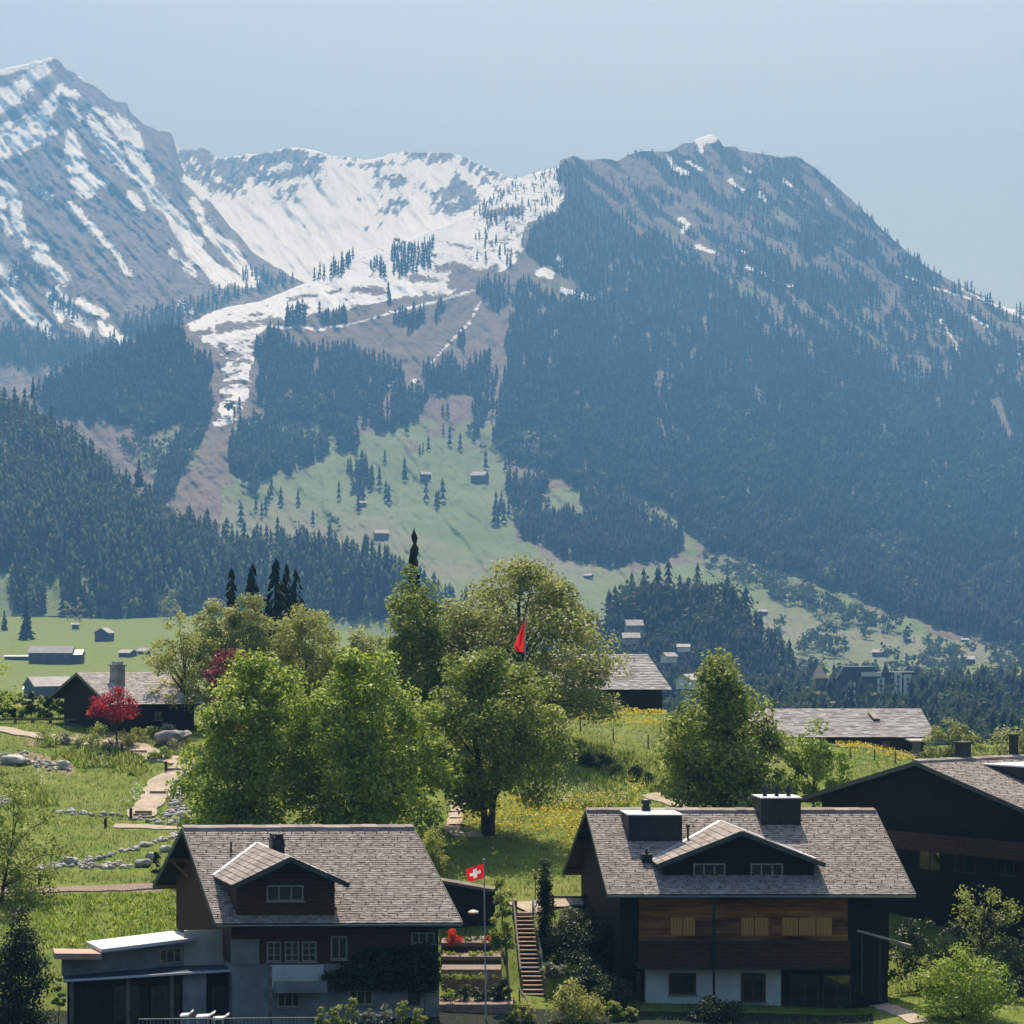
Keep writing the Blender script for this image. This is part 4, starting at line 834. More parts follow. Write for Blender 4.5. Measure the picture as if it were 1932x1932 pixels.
zt_ = g0(1300, 1829, rwy)[1]; zw = rslope(rwy)-.22; xw0, xw1 = .85, RL-1.0; zb_ = -20.8-Ra.z
b = MB(); b.box(FR, xw0+.05, xw1-.05, rwy, 7.2, zt_, zw, 0)
gable_wall(b, FR, xw0, xw0+.2, rwy+.01, 7.3, zt_+.01, rslope, 1); gable_wall(b, FR, xw1-.2, xw1, rwy+.01, 7.3, zt_+.01, rslope, 1)
b.box(FR, xw0-.02, xw1, rwy-.05, rwy+.02, zw-.38, zw-.10, 1)
b.build('timber_wall', [M['timber_warm'], M['board']], chr_)
x_a = g0(1205, 1700, rwy)[0]; x_b = g0(1600, 1700, rwy)[0]       # dark board sheets paint the shade at both ends of the lit front
for u0, u1 in ((xw0-.03, x_a), (x_b, xw1+.02)):
    b = MB(); b.box(FR, u0, u1, rwy-.035, rwy-.003, zt_, zw-.39); b.build('shade_boarding', M['board'], chr_)
for x0_, x1_ in ((1265, 1287), (1289, 1311), (1398, 1422), (1424, 1449), (1475, 1505), (1507, 1538), (1540, 1569)):
    a_ = g0(x0_, 1765, rwy); c_ = g0(x1_, 1731, rwy); s = MB(); s.box(FR, a_[0], c_[0], rwy-.06, rwy-.003, a_[1], c_[1]); s.build('shutter', M['shutter'], chr_)
b = MB(); a_ = g0(1205, 1828, rwy-1.1); c_ = g0(1605, 1776, rwy-1.1)
b.box(FR, a_[0], c_[0], rwy-1.1, rwy-.01, a_[1]-.02, a_[1]+.14, 1)
nb = 62
for i in range(nb):
    xx = a_[0]+(c_[0]-a_[0])*(i+.5)/nb; b.box(FR, xx-.085, xx+.085, rwy-1.1, rwy-1.07, a_[1]+.142, c_[1]-.08, 0)
b.box(FR, a_[0], c_[0], rwy-1.14, rwy-1.03, c_[1]-.078, c_[1]+.02, 1); b.build('balcony', [M['timber_brown'], M['beam']], chr_)
b = MB(); b.box(FR, xw0+1.3, g0(1474, 1850, rwy)[0], rwy+.05, 7.1, zb_, zt_-.003, 0); b.build('plaster_wall', M['plaster'], chr_)
b = MB(); b.box(FR, g0(1474, 1850, rwy)[0]+.004, xw1, rwy+.06, 7.1, zb_, zt_-.003, 0); b.box(FR, xw0, xw0+1.296, rwy+.5, 7.1, zb_, zt_-.003, 0); b.build('dark_wall', M['board_v'], chr_)
wr = lambda *a, **k: win(*a, F=FR, par=chr_, yw=rwy+.05, **k)
wr(1262, 1836, 1313, 1876, 'frame_brown', 1, fw=.13); wr(1398, 1836, 1444, 1890, 'frame_brown', 2, fw=.12); wr(1201, 1832, 1208, 1872, 'frame_brown', 1, sill=False, fw=.03)
wr(1490, 1838, 1545, 1905, 'frame_brown', 2, sill=False); wr(1552, 1838, 1605, 1905, 'frame_brown', 2, sill=False)
b = MB(); a_ = g0(1347, 1700, rwy-1.2); b.tube([FR(a_[0], rwy-1.2, rslope(RYN)-.2), FR(a_[0], rwy-1.2, zb_)], .07, 8); b.build('downpipe', M['zinc'], chr_)
for yy in (RYN+.5, RYN*.45, 3.4, 7.6):
    b = MB(); b.beam(FR(-.02, yy, rslope(yy)-.28), FR(1., yy, rslope(yy)-.28), .18, .2); b.build('purlin', M['beam'], chr_)

# ---- third chalet, gable turned to the camera
Ta = P(1727, 1437, 124)
T1 = P(1932, 1527, 118.5); td = T1-Ta; trise = -td.z; td.z = 0; trun = td.length; tdn = td/trun
tey = -tdn; tex = Vector((-tdn.y, tdn.x, 0)); tex = tex if tex.y > 0 else -tex
tex = (tex*.72+Vector((1, .25, 0)).normalized()*.6).normalized()
FT = frame(Ta, tex, tey); ts_ = trise/trun; tslope = lambda y: -ts_*abs(y)
cht = empty('chalet', (FT(7, 0, 0).x, FT(7, 0, 0).y, -20), 'large dark chalet at the right edge with its gable in shade and bare black timber', 'chalet')
chalet_roof(cht, FT, 15, -9.5, 9.5, tslope, 44, hooks=True)
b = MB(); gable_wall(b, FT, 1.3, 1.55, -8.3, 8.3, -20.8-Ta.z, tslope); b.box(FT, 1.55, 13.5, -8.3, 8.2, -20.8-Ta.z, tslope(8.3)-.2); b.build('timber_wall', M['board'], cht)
FTg = frame(FT(1.3, 0, 0), FT(1.3, -1, 0)-FT(1.3, 0, 0), FT(2.3, 0, 0)-FT(1.3, 0, 0))       # the gable as a wall frame
for x0_, x1_, y0_, y1_ in ((1735, 1775, 1600, 1640), (1800, 1840, 1605, 1645), (1880, 1915, 1610, 1650)):
    a_ = onwall(FTg, 0, x0_, y1_); c_ = onwall(FTg, 0, x1_, y0_); window(cht, FTg, 0, a_[0], c_[0], a_[1], c_[1], 'frame_brown', 2, 1, sill=False)
b = MB(); b.box(FTg, -7.2, 7.2, -1.05, -.003, -5.2, -5.0); b.box(FTg, -7.2, 7.2, -1.05, -.98, -4.998, -4.15); b.build('balcony', M['timber_brown'], cht)
b = MB(); b.box(FT, 4.2, 8.6, -4.2, -.8, tslope(-4.2)-.1, tslope(-.9)-.02); b.box(FT, 4.1, 8.7, -4.3, -.75, tslope(-.9)-.018, tslope(-.9)+.06, 1); b.build('shed_dormer', [M['zinc'], M['metal']], cht)
for xx, yy, hh, ww_ in ((3.9, .3, .9, .55), (8.0, .4, 1.25, .32)):
    b = MB(); b.box(FT, xx, xx+ww_*1.2, yy, yy+ww_, tslope(yy)-.4, hh); b.box(FT, xx-.08, xx+ww_*1.2+.08, yy-.08, yy+ww_+.08, hh+.002, hh+.1); b.build('chimney', M['zinc'], cht)

# ------------------------------------------------------------------ broadleaf trees and shrubs
ROUND = [(0, .55), (.12, .88), (.35, 1.0), (.65, .92), (.85, .62), (1, .15)]
OVAL = [(0, .62), (.15, .92), (.4, 1.0), (.7, .82), (.9, .48), (1, .14)]
CONE = [(0, .72), (.1, 1.0), (.35, .98), (.6, .74), (.82, .40), (1, .06)]
DOME = [(0, .90), (.25, 1.0), (.55, .88), (.8, .6), (1, .2)]
COLUMN = [(0, .75), (.2, 1.0), (.6, .95), (.85, .7), (1, .12)]
VASE = [(0, .25), (.25, .6), (.6, 1.0), (.85, .85), (1, .35)]
def leafquads(cen, rad, n, size, rg, up=.5, outc=None):
    """n leaves spread in clumps; returns vertices, faces, per-vertex random"""
    k = rg.randint(len(cen), size=n)
    d = rg.normal(size=(n, 3)); d /= np.linalg.norm(d, axis=1)[:, None]; rr = rg.uniform(0, 1, n)**.45
    p = cen[k]+d*rr[:, None]*rad[k][:, None]*[1, 1, .78]
    nr_ = rg.normal(size=(n, 3))+[0, 0, up]+d*.5; nr_ /= np.linalg.norm(nr_, axis=1)[:, None]
    a = np.cross(nr_, rg.normal(size=(n, 3))); a /= np.linalg.norm(a, axis=1)[:, None]; b = np.cross(nr_, a)
    s = size*rg.uniform(.55, 1.25, n)[:, None]
    v = np.stack([p-a*s*.6, p+b*s*.36+nr_*s*.1, p+a*s*.6-nr_*s*.15, p-b*s*.36+nr_*s*.1], 1).reshape(-1, 3)
    f = np.arange(4*n).reshape(-1, 4)
    clump_r = rg.uniform(0, 1, len(cen)); rnd = np.clip(.55*rg.uniform(0, 1, n)+.45*clump_r[k], 0, 1)
    return v, f, np.repeat(rnd, 4)
def tree(name, label, cat, base, cx, rx, ztop, zbot, leafmat, prof=ROUND, n=9000, size=.24, clumps=70, crad=.17, trunk=.22, seed=0, group=None, depth=.9, limbs=14, forks=1, lean=0.0, shell=.5, up=1.0, ground=True, crown='crown', bark='bark'):
    """base: ground point; cx, rx: crown centre and half width across; ztop, zbot: crown height span (all metres)"""
    rg = np.random.RandomState(seed+100); base = Vector(base); H = ztop-zbot
    root = empty(name, base, label, cat, group)
    ph, pr = [a for a, b in prof], [b for a, b in prof]
    h = np.array([]); 
    while len(h) < clumps:
        c = rg.uniform(0, 1, clumps); keep = rg.uniform(0, 1, clumps) < np.interp(c, ph, pr)**1.3+.04; h = np.concatenate([h, c[keep]])
    h = h[:clumps]; a = rg.uniform(0, 2*math.pi, clumps); r = np.interp(h, ph, pr)*rg.uniform(0, 1, clumps)**shell
    wob = 1+.16*np.sin(a*2+seed)+.10*np.sin(a*3+h*5+seed*2)
    cr = crad*rx*rg.uniform(.75, 1.35, clumps); q = 1-crad*.45
    cen = np.stack([cx+np.cos(a)*r*rx*wob*q, base.y+np.sin(a)*r*rx*depth*wob*q, zbot+cr*.3+h*(H-cr*1.0)], 1)
    cen[:, 0] += rg.normal(0, .03, clumps)*rx
    v, f, rn = leafquads(cen, cr, n, size, rg, up)
    v[:, 2] = np.maximum(v[:, 2], base.z+.02)
    o = link(crown, npmesh(crown, v-np.array(base), f, [leafmat], {'rnd': rn}), root)
    if trunk:
        t = MB(); top = zbot+H*.72
        for k in range(forks):
            off = (k-(forks-1)/2)*trunk*1.5; ax_ = cx+(k-(forks-1)/2)*rx*.45
            pts = []; 
            for i in range(6):
                s = i/5; pts.append(Vector((base.x+off*.6+(ax_-base.x)*s**1.3+rg.normal(0, .04)*i*.3, base.y+rg.normal(0, .04)*i*.4, base.z-.15+(top-base.z)*s)))
            t.tube(pts, [trunk*(1.35 if forks == 1 else 1.0)]+[trunk*(1-.82*i/5)*(1 if forks == 1 else .8) for i in range(1, 6)], 8)
            order = rg.permutation(clumps)[:max(3, limbs//forks)]
            for i in order:
                c = Vector(cen[i]); s = min(.9, max(.18, (c.z-base.z)/(top-base.z)*.62)); j = min(4, int(s*5)); P0 = pts[j].lerp(pts[j+1], s*5-j)
                mid = P0.lerp(c, .5)+Vector((rg.normal(0, .12), rg.normal(0, .12), (c-P0).length*.12)); r0 = trunk*(.42-.26*s)
                t.tube([P0, mid, c], [r0, r0*.6, r0*.22], 5)
                e = c+Vector((rg.normal(0, .5), rg.normal(0, .5), .5))*crad*rx; t.tube([c, e], [r0*.22, .008], 4)
        t.build('trunk', M[bark], root, smooth=True)
    return root
def px_tree(name, label, cat, bx, by, x0, x1, y0, y1, Y=None, **k):
    """crown box in grid pixels, base pixel; distance from the ground there unless given"""
    b_ = G(bx, by) if Y is None else Gv(bx, Y)
    s = b_.y*KK; lm = k.pop('leaf'); f_ = k.pop('full', 1.10)
    return tree(name, label, cat, b_, ((x0+x1)/2-W/2)*s, (x1-x0)/2*s*f_, (VH-y0)*s, (VH-y1)*s, M[lm], **k)
T = px_tree
T('maple_tree', 'fresh green maple behind the left chalet roof, beside the red plum', 'tree', 475, 1590, 360, 604, 1220, 1600, 134, leaf='leaf_fresh', prof=OVAL, n=27000, size=.27, clumps=160, full=1.2, crad=.20, trunk=.26, seed=1, limbs=20)
T('maple_tree', 'tall fresh green maple with twin dark stems above the left chalet ridge', 'tree', 672, 1592, 556, 822, 1216, 1600, 132, leaf='leaf_fresh', prof=OVAL, n=29000, size=.27, clumps=165, full=1.18, crad=.20, trunk=.24, seed=2, limbs=22, forks=2)
T('lime_tree', 'round tree with a clear forked trunk standing on the dandelion lawn', 'tree', 921, 1576, 784, 1060, 1210, 1525, 138, leaf='leaf_mid', prof=ROUND, full=1.15, n=28000, size=.25, clumps=125, crad=.20, trunk=.30, seed=3, limbs=24, forks=2)
T('large_tree', 'broad domed olive green tree, tallest crown behind the round tree', 'tree', 985, 1420, 796, 1160, 1040, 1370, 168, leaf='leaf_olive', prof=DOME, full=1.12, n=40000, size=.27, clumps=210, crad=.17, trunk=.40, seed=4, limbs=34, shell=.45)
T('dark_tree', 'tall green tree just below the lone spruce tip, left of the broad domed tree', 'tree', 772, 1425, 714, 850, 1060, 1390, 166, leaf='leaf_mid', prof=ROUND, full=1.2, n=17000, size=.26, clumps=120, crad=.27, trunk=.24, seed=5)
T('maple_tree', 'conical mid green tree behind the big chimney of the right chalet', 'tree', 1388, 1530, 1240, 1482, 1203, 1545, 146, leaf='leaf_mid', prof=CONE, full=1.12, n=25000, size=.29, clumps=130, crad=.26, trunk=.26, seed=6, limbs=24)
T('young_tree', 'slim young maple standing right of the conical tree', 'tree', 1534, 1530, 1474, 1604, 1352, 1512, 145, leaf='leaf_fresh', prof=CONE, n=4600, size=.24, clumps=46, crad=.24, trunk=.11, seed=7)
T('willow_tree', 'pale yellow green tree beside the small chalet with the stone chimney', 'tree', 352, 1366, 276, 416, 1152, 1345, 176, leaf='leaf_yellow', prof=ROUND, n=5200, size=.20, clumps=62, crad=.20, trunk=.19, seed=8, limbs=26)
for i, (bx, x0_, x1_, y0_, lb) in enumerate([(405, 352, 470, 1122, 'pale olive tree just right of the small chalet, second from the left of its row'), (470, 410, 545, 1112, 'pale olive tree standing under the dark spruces, below the first spire'), (570, 505, 662, 1130, 'rounded pale olive tree below the three clustered spruces'), (690, 625, 752, 1172, 'low pale olive tree at the right end of the pale row')]):
    T('pale_tree', lb, 'tree', bx, 1380, x0_, x1_, y0_, 1345, 180+i*2, leaf='leaf_pale' if i != 2 else 'leaf_yellow', prof=ROUND, full=1.16, n=14000, size=.22, clumps=120, crad=.23, trunk=.2, seed=20+i, limbs=26, group='pale trees behind the maples')
T('plum_tree', 'red leaved plum tree half hidden behind the left maple', 'tree', 428, 1400, 366, 492, 1208, 1385, 168, leaf='leaf_plum', prof=OVAL, n=5000, size=.22, clumps=50, crad=.24, trunk=.13, seed=30)
T('red_maple', 'small crimson japanese maple before the chalet with the stone chimney', 'tree', 221, 1382, 163, 258, 1288, 1362, 168, leaf='leaf_red', prof=DOME, n=2600, size=.17, clumps=40, crad=.26, trunk=.085, seed=31, limbs=12)
T('birch_tree', 'thin airy tree with slanting stem on the grass at the left edge', 'tree', 2, 1684, -48, 122, 1452, 1700, 124, leaf='leaf_mid', prof=OVAL, n=5200, size=.18, clumps=70, crad=.24, trunk=.10, seed=32, limbs=24)
T('ash_tree', 'leafy branch of a tree just outside the left edge above the fence', 'tree', -55, 1400, -140, 22, 1225, 1375, 160, leaf='leaf_fresh', prof=ROUND, n=2600, size=.22, clumps=36, crad=.24, trunk=.15, seed=33)
T('orchard_tree', 'grey green fruit tree right of the long barn roof', 'tree', 1800, 1468, 1742, 1848, 1352, 1462, 168, leaf='leaf_olive', prof=ROUND, n=4200, size=.20, clumps=46, crad=.24, trunk=.13, seed=34)
T('orchard_tree', 'mid green fruit tree behind the chimneys of the far right chalet', 'tree', 1872, 1470, 1835, 1962, 1366, 1462, 170, leaf='leaf_pale', prof=DOME, n=4600, size=.20, clumps=46, crad=.24, trunk=.13, seed=35)
T('garden_tree', 'slender white flowering tree with pale stem beside the swiss flag pole', 'tree', 962, 1905, 918, 972, 1650, 1790, 107, leaf='leaf_mid', prof=OVAL, n=2400, size=.14, clumps=30, crad=.30, trunk=.085, seed=36, bark='wood_grey')
T('dark_tree', 'shaded tree with a few sunlit sprays before the far right gable', 'tree', 1850, 1870, 1778, 1940, 1660, 1790, 110, leaf='leaf_mid', prof=VASE, n=1100, size=.15, clumps=30, crad=.2, trunk=.10, seed=37, limbs=22)
for i, (bx, by, wx, hx_, lb, kd) in enumerate([(50, 1207, 34, 82, 'dark spruce standing forward of the wood on the left meadow', 's'), (8, 1190, 14, 40, 'small spruce at the left edge of the meadow', 's'), (128, 1172, 18, 46, 'pale leafless looking tree at the wood edge, left of the twin', 'b'), (149, 1178, 22, 52, 'rounded tree beside the pale one at the wood edge', 'b'), (218, 1160, 46, 64, 'large yellow green broadleaf tree before the left wood', 'b'), (258, 1166, 30, 44, 'low broadleaf tree right of the large one before the left wood', 'b'), (322, 1168, 36, 58, 'grey green tree at the wood edge behind the pale willow', 'b'), (114, 1160, 26, 74, 'broad dark spruce at the wood edge above the field shed', 's'), (262, 920, 22, 56, 'lone dark spruce on the crest of the left wood', 'c'), (62, 752, 10, 44, 'thin ragged larch standing on the hill crest at the left edge', 'c')]):
    Yd = G(bx, by, 900, 1560).y if kd != 'c' else float(LAYERS['wooded_hill']['depth'](np.array([bx*1.]), np.array([by*1.]))[0])
    s = Yd*KK; b_ = Vector(((bx-W/2)*s, Yd, (VH-by)*s))
    if kd in 'sc': spruce('spruce', b_, hx_*s, 1.15*wx/hx_/.36, lb)
    else: tree('meadow_tree', lb, 'tree', b_, b_.x, wx/2*s*1.1, (VH-by+hx_)*s, (VH-by+6)*s, M['leaf_olive' if i != 4 else 'leaf_pale'], ROUND, 900, wx*s*.085, 26, .3, wx*s*.025, 500+i, limbs=8)
# near spruces behind the pale row
for i, (bx, yt, Yd, wd, lb) in enumerate([(437, 1072, 205, .95, 'narrow dark spruce, leftmost spire above the pale trees'), (477, 1058, 207, .9, 'dark spruce spire, second from the left above the pale trees'), (519, 1052, 206, .95, 'tallest of the three clustered spruce spires'), (540, 1062, 209, .8, 'slim middle spruce of the three clustered spires'), (557, 1074, 211, .85, 'right hand spruce of the three clustered spires'), (782, 998, 200, .80, 'lone dark spruce tip rising beside the broad domed tree')]):
    b_ = Gv(bx, Yd); spruce('spruce', b_, (VH-yt)*Yd*KK-b_.z, wd*(1.15 if i < 5 else 1.05), lb, 'spruces above the pale trees', k=i % 5)
# clipped and loose shrubs (base pixel, half width px, height px)
SH = [('shrub', 'bright yellow green shrub right of the left chalet roof edge', 815, 1672, 36, 128, 'leaf_yellow', 3200, OVAL, 124), ('shrub', 'large pale yellow shrub at the foot of the wooden stairs', 1080, 1932, 62, 88, 'leaf_yellow', 4200, DOME, 103.5),
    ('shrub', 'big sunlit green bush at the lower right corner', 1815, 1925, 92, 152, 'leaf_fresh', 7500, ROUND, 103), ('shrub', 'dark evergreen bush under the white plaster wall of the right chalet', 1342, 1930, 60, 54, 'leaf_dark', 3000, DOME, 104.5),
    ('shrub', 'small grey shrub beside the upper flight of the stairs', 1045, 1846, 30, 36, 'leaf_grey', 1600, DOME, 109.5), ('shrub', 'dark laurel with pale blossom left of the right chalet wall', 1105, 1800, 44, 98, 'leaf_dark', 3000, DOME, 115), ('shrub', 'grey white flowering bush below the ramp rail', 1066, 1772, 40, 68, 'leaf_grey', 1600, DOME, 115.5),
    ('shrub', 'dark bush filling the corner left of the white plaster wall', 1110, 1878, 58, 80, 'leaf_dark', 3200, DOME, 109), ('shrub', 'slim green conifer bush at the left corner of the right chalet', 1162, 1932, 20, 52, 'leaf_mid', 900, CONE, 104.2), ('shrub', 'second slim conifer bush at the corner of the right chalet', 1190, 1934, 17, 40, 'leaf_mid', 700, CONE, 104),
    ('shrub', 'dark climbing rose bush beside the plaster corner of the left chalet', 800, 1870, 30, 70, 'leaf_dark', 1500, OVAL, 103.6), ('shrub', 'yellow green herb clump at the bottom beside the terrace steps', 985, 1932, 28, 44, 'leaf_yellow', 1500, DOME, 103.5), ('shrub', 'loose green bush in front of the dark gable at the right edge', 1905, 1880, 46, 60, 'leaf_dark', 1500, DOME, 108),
    ('shrub', 'wide dark shrub mass under the ramp, nearest the stairs', 1072, 1832, 56, 110, 'leaf_dark', 4200, DOME, 113), ('shrub', 'wide dark shrub mass against the right chalet side wall', 1128, 1846, 52, 120, 'leaf_dark', 4200, DOME, 112), ('shrub', 'dark shrub between the yellow bush and the plaster wall', 1160, 1900, 46, 70, 'leaf_dark', 2600, DOME, 106.5), ('shrub', 'dark shrub beside the flagpole foot, left of the stairs', 950, 1900, 26, 60, 'leaf_dark', 1500, DOME, 107.2), ('shrub', 'dark shrub mass added to stand for shade right beside the right chalet, behind the sunlit handrail', 1655, 1862, 44, 118, 'leaf_dark', 3600, DOME, 111.5), ('shrub', 'tall dark shrub mass added to stand for shade under the far right gable, next to the shaded tree', 1728, 1856, 52, 140, 'leaf_dark', 4200, DOME, 112.5), ('shrub', 'dark shrub mass added to stand for shade below the balcony of the far right chalet', 1800, 1856, 52, 128, 'leaf_dark', 4200, DOME, 112), ('shrub', 'dark shrub mass added to stand for shade behind the loose green bush at the right edge', 1880, 1856, 56, 150, 'leaf_dark', 4200, DOME, 112.5), ('shrub', 'dark shrub mass added to stand for shade, cut by the right picture edge', 1948, 1856, 50, 140, 'leaf_dark', 3600, DOME, 112), ('shrub', 'light leafy sapling beside the dark cone tree at the left edge', 110, 1905, 15, 70, 'leaf_pale', 700, OVAL, 101.5), ('shrub', 'bare twiggy bush beside the boulder below the gable', 296, 1650, 16, 44, 'leaf_dark', 700, OVAL, 129)]  # dark masses right of the right chalet are added to stand for shade
for i, (nm, lb, bx, by, hw, hp, lf_, n_, pf, Yd) in enumerate(SH):
    b_ = Gv(bx, Yd); s = Yd*KK
    tree(nm, lb, 'shrub', b_, b_.x, hw*s, (VH-(by-hp))*s, max(b_.z, (VH-by)*s), M[lf_], pf, n_, .125 if hw < 80 else .15, max(14, int(n_/90)), .30, .03, 200+i, limbs=6, crown='foliage')
for (vx, vy, Yd, hw, hp) in ((855, 1779, 112.9, 20, 30), (921, 1777, 112.9, 10, 20)):
    s = Yd*KK; b_ = Vector(((vx-W/2)*s, Yd, (VH-vy)*s-.12)); tree('flower_bush', 'large red flowering bush on the upper terrace bed' if hw > 12 else 'small red flowering bush behind the flag pole', 'shrub', b_, b_.x, hw*s, (VH-(vy-hp))*s, b_.z, M['flower_r'], DOME, 700 if hw > 12 else 250, .09, 14, .34, .02, 250+hw, limbs=4, crown='blossom')
# clipped cypress by the stairs, dark cone tree at the left edge
def needle_column(name, label, cat, b_, rx, H, prof, n, size, mt, seed, crd=.75):
    return tree(name, label, cat, b_, b_.x, rx, b_.z+H, b_.z+.05, M[mt], prof, n, size, int(n/70), crd, .08, seed, limbs=4, shell=.40, up=.3, crown='foliage')
b_ = Gv(1028, 113.5); needle_column('cypress', 'narrow dark cypress column beside the wooden stairs', 'cypress', b_, 16*113.5*KK, (VH-1614)*113.5*KK-b_.z, COLUMN, 7000, .10, 'leaf_dark', 300)
b_ = Gv(36, 98.5); needle_column('yew_tree', 'broad dark evergreen cone at the lower left edge', 'tree', b_, 66*98.5*KK, (VH-1702)*98.5*KK-b_.z, CONE, 14000, .13, 'leaf_dark', 301, .36)
# hedge plants along the bottom left, each clipped block its own
for i in range(7):
    bx = 604+i*31; b_ = Gv(bx, 97.5); s = 97.5*KK; hh = (38+8*(i % 3))*s*1.15
    b_.z = (VH-1940)*s
    tree('hedge_plant', 'clipped hedge plant with pale flowering tips before the left chalet', 'hedge', b_, b_.x, 15*s, b_.z+hh, b_.z+.05, M['leaf_grey'] if i in (3, 4) else M['leaf_mid'], COLUMN, 800, .09, 22, .36, .03, 320+i, group='clipped hedge plants before the left chalet', limbs=3, shell=.4, crown='foliage')
# planting bed in front of the small chalet
BED = [(72, 1400), (95, 1408), (122, 1404), (150, 1410), (178, 1408), (185, 1392), (205, 1416), (236, 1404), (262, 1398), (290, 1392), (318, 1388), (250, 1412), (290, 1434), (312, 1432), (336, 1424), (352, 1440)]
for i, (bx, by) in enumerate(BED):
    b_ = G(bx, by); s = b_.y*KK; hw = random.uniform(17, 26)
    tree('bed_shrub', 'low green shrub in the planting bed below the small chalet', 'shrub', b_, b_.x, hw*s, b_.z+hw*s*1.4, b_.z, M[('leaf_mid', 'leaf_fresh', 'leaf_grey', 'leaf_yellow')[i % 4 if i != 3 else 0]], DOME, 520, .14, 12, .38, .02, 340+i, group='shrubs of the planting bed', limbs=3, crown='foliage')
for i, bx in enumerate(range(-8, 132, 17)):
    b_ = Gv(bx, 184); s = 184*KK
    tree('vine_plant', 'tall leafy hedge plant in the row behind the rail fence', 'hedge', b_, b_.x, 13*s, b_.z+52*s, b_.z, M['leaf_mid' if i % 2 else 'leaf_dark'], COLUMN, 900, .18, 16, .4, .03, 370+i, group='hedge plants behind the rail fence', limbs=3, crown='foliage')

for i in range(9):
    bx, by = 1078+i*30, 1432+i*9+4*(i % 2); b_ = G(bx, by); s = b_.y*KK; hw = random.uniform(17, 25)
    tree('bank_bush', 'low dark green bush in the diagonal row across the flowery bank', 'shrub', b_, b_.x, hw*s, b_.z+hw*s*1.2, b_.z, M['leaf_dark' if i % 3 else 'leaf_mid'], DOME, 900, .14, 16, .36, .02, 600+i, group='bushes across the flowery bank', limbs=3, crown='foliage')
# ------------------------------------------------------------------ farm buildings, barns and the village
def simple_house(name, label, cat, vx, vy, Y, w, d, hw, rise, yaw, over=.6, wall='far_wall', roof='far_roof', wins=0, group=None, base=1.0, z=None, white=False, chim=False):
    """gabled house: ridge along local x (w), depth d, wall height hw; (vx, vy) is the middle of the front foot"""
    if Y < 1400 and vy > 1180 and group is None:
        g_ = G(vx, vy, 330, 1560); q_ = g_.y/Y; Y = g_.y; w *= q_; d *= q_; hw *= q_; rise *= q_
    s = Y*KK; o = Vector(((vx-W/2)*s, Y, (VH-vy)*s))
    F = yawframe(o, yaw); e = empty(name, o, label, cat, group)
    b = MB(); pts = [(-d/2, -base), (d/2, -base), (d/2, hw), (0, hw+rise), (-d/2, hw)]; n = 5
    b.add([F(-w/2, y, q) for y, q in pts]+[F(w/2, y, q) for y, q in pts], [tuple(range(n)), tuple(range(2*n-1, n-1, -1))]+[(i, i+n, (i+1) % n+n, (i+1) % n) for i in range(n)]); b.build('wall', M[wall], e)
    if white:
        b = MB(); b.box(F, -w/2-.04, w/2+.04, -d/2-.04, d/2+.04, -base, hw*.42); b.build('plaster_base', M['far_white'], e)
    r = MB(); k = rise/(d/2)
    for sg in (-1, 1):
        r.hexa([F(-w/2-over, 0, hw+rise+.03), F(w/2+over, 0, hw+rise+.03), F(w/2+over, sg*(d/2+over), hw-k*over+.03), F(-w/2-over, sg*(d/2+over), hw-k*over+.03),
                F(-w/2-over, 0, hw+rise+.28), F(w/2+over, 0, hw+rise+.28), F(w/2+over, sg*(d/2+over), hw-k*over+.26), F(-w/2-over, sg*(d/2+over), hw-k*over+.26)])
    ro = r.build('roof', M[roof], e)
    if chim:
        c = MB(); c.box(F, w*.2, w*.2+.9, -.4, .5, hw+rise*.6, hw+rise+1.3); c.build('chimney', M['far_white'], ro)
    for i in range(wins):
        xx = -w/2+w*(i+.5)/wins; wd = min(.55, w/wins*.28)
        b = MB(); b.box(F, xx-wd, xx+wd, -d/2-.10, -d/2-.045, hw*.52, hw*.86); b.build('window', M['glass'], e)
    return e
simple_house('barn', 'small dark hay barn with pale roof edges alone in the left meadow', 'barn', 197, 1210, 1330, 8.5, 9, 5.4, 2.8, 74, wall='far_wall')
simple_house('shed', 'tiny square field shed above the lone hay barn', 'shed', 142.5, 1187, 1380, 4.2, 4.5, 2.9, .8, 10)
simple_house('farmhouse', 'long dark farmhouse with pinkish roof in the left meadow', 'farmhouse', 98, 1251, 1050, 21, 8, 5.3, 2.8, -2, wall='far_wall', wins=4)
simple_house('barn', 'annex barn with whitish roof joined to the right of the long farmhouse', 'barn', 139, 1252, 1046, 9, 7, 4.6, 1.9, -2, roof='metal')
simple_house('shed', 'low flat roofed sheds left of the long farmhouse', 'shed', 32, 1245, 1040, 11, 5, 1.6, .5, 0, roof='far_white')
simple_house('barn', 'small hay barn with pale roof right of the long farmhouse', 'barn', 241, 1238, 1090, 6.5, 6.5, 1.8, 1.4, -25)
simple_house('barn', 'half hidden barn beside the pale willow tree in the meadow', 'barn', 272, 1234, 1110, 5, 5, 1.6, 1.3, -20)
simple_house('farmhouse', 'broad gabled farmhouse with pale roofs left of the small chalet', 'farmhouse', 92, 1316, 700, 13, 11, 4.0, 2.6, 32, roof='far_roof', wins=3)
simple_house('shed', 'lean-to shed with pale roof before the broad gabled farmhouse', 'shed', 66, 1312, 690, 6, 4, 2.2, .7, 2, roof='metal')
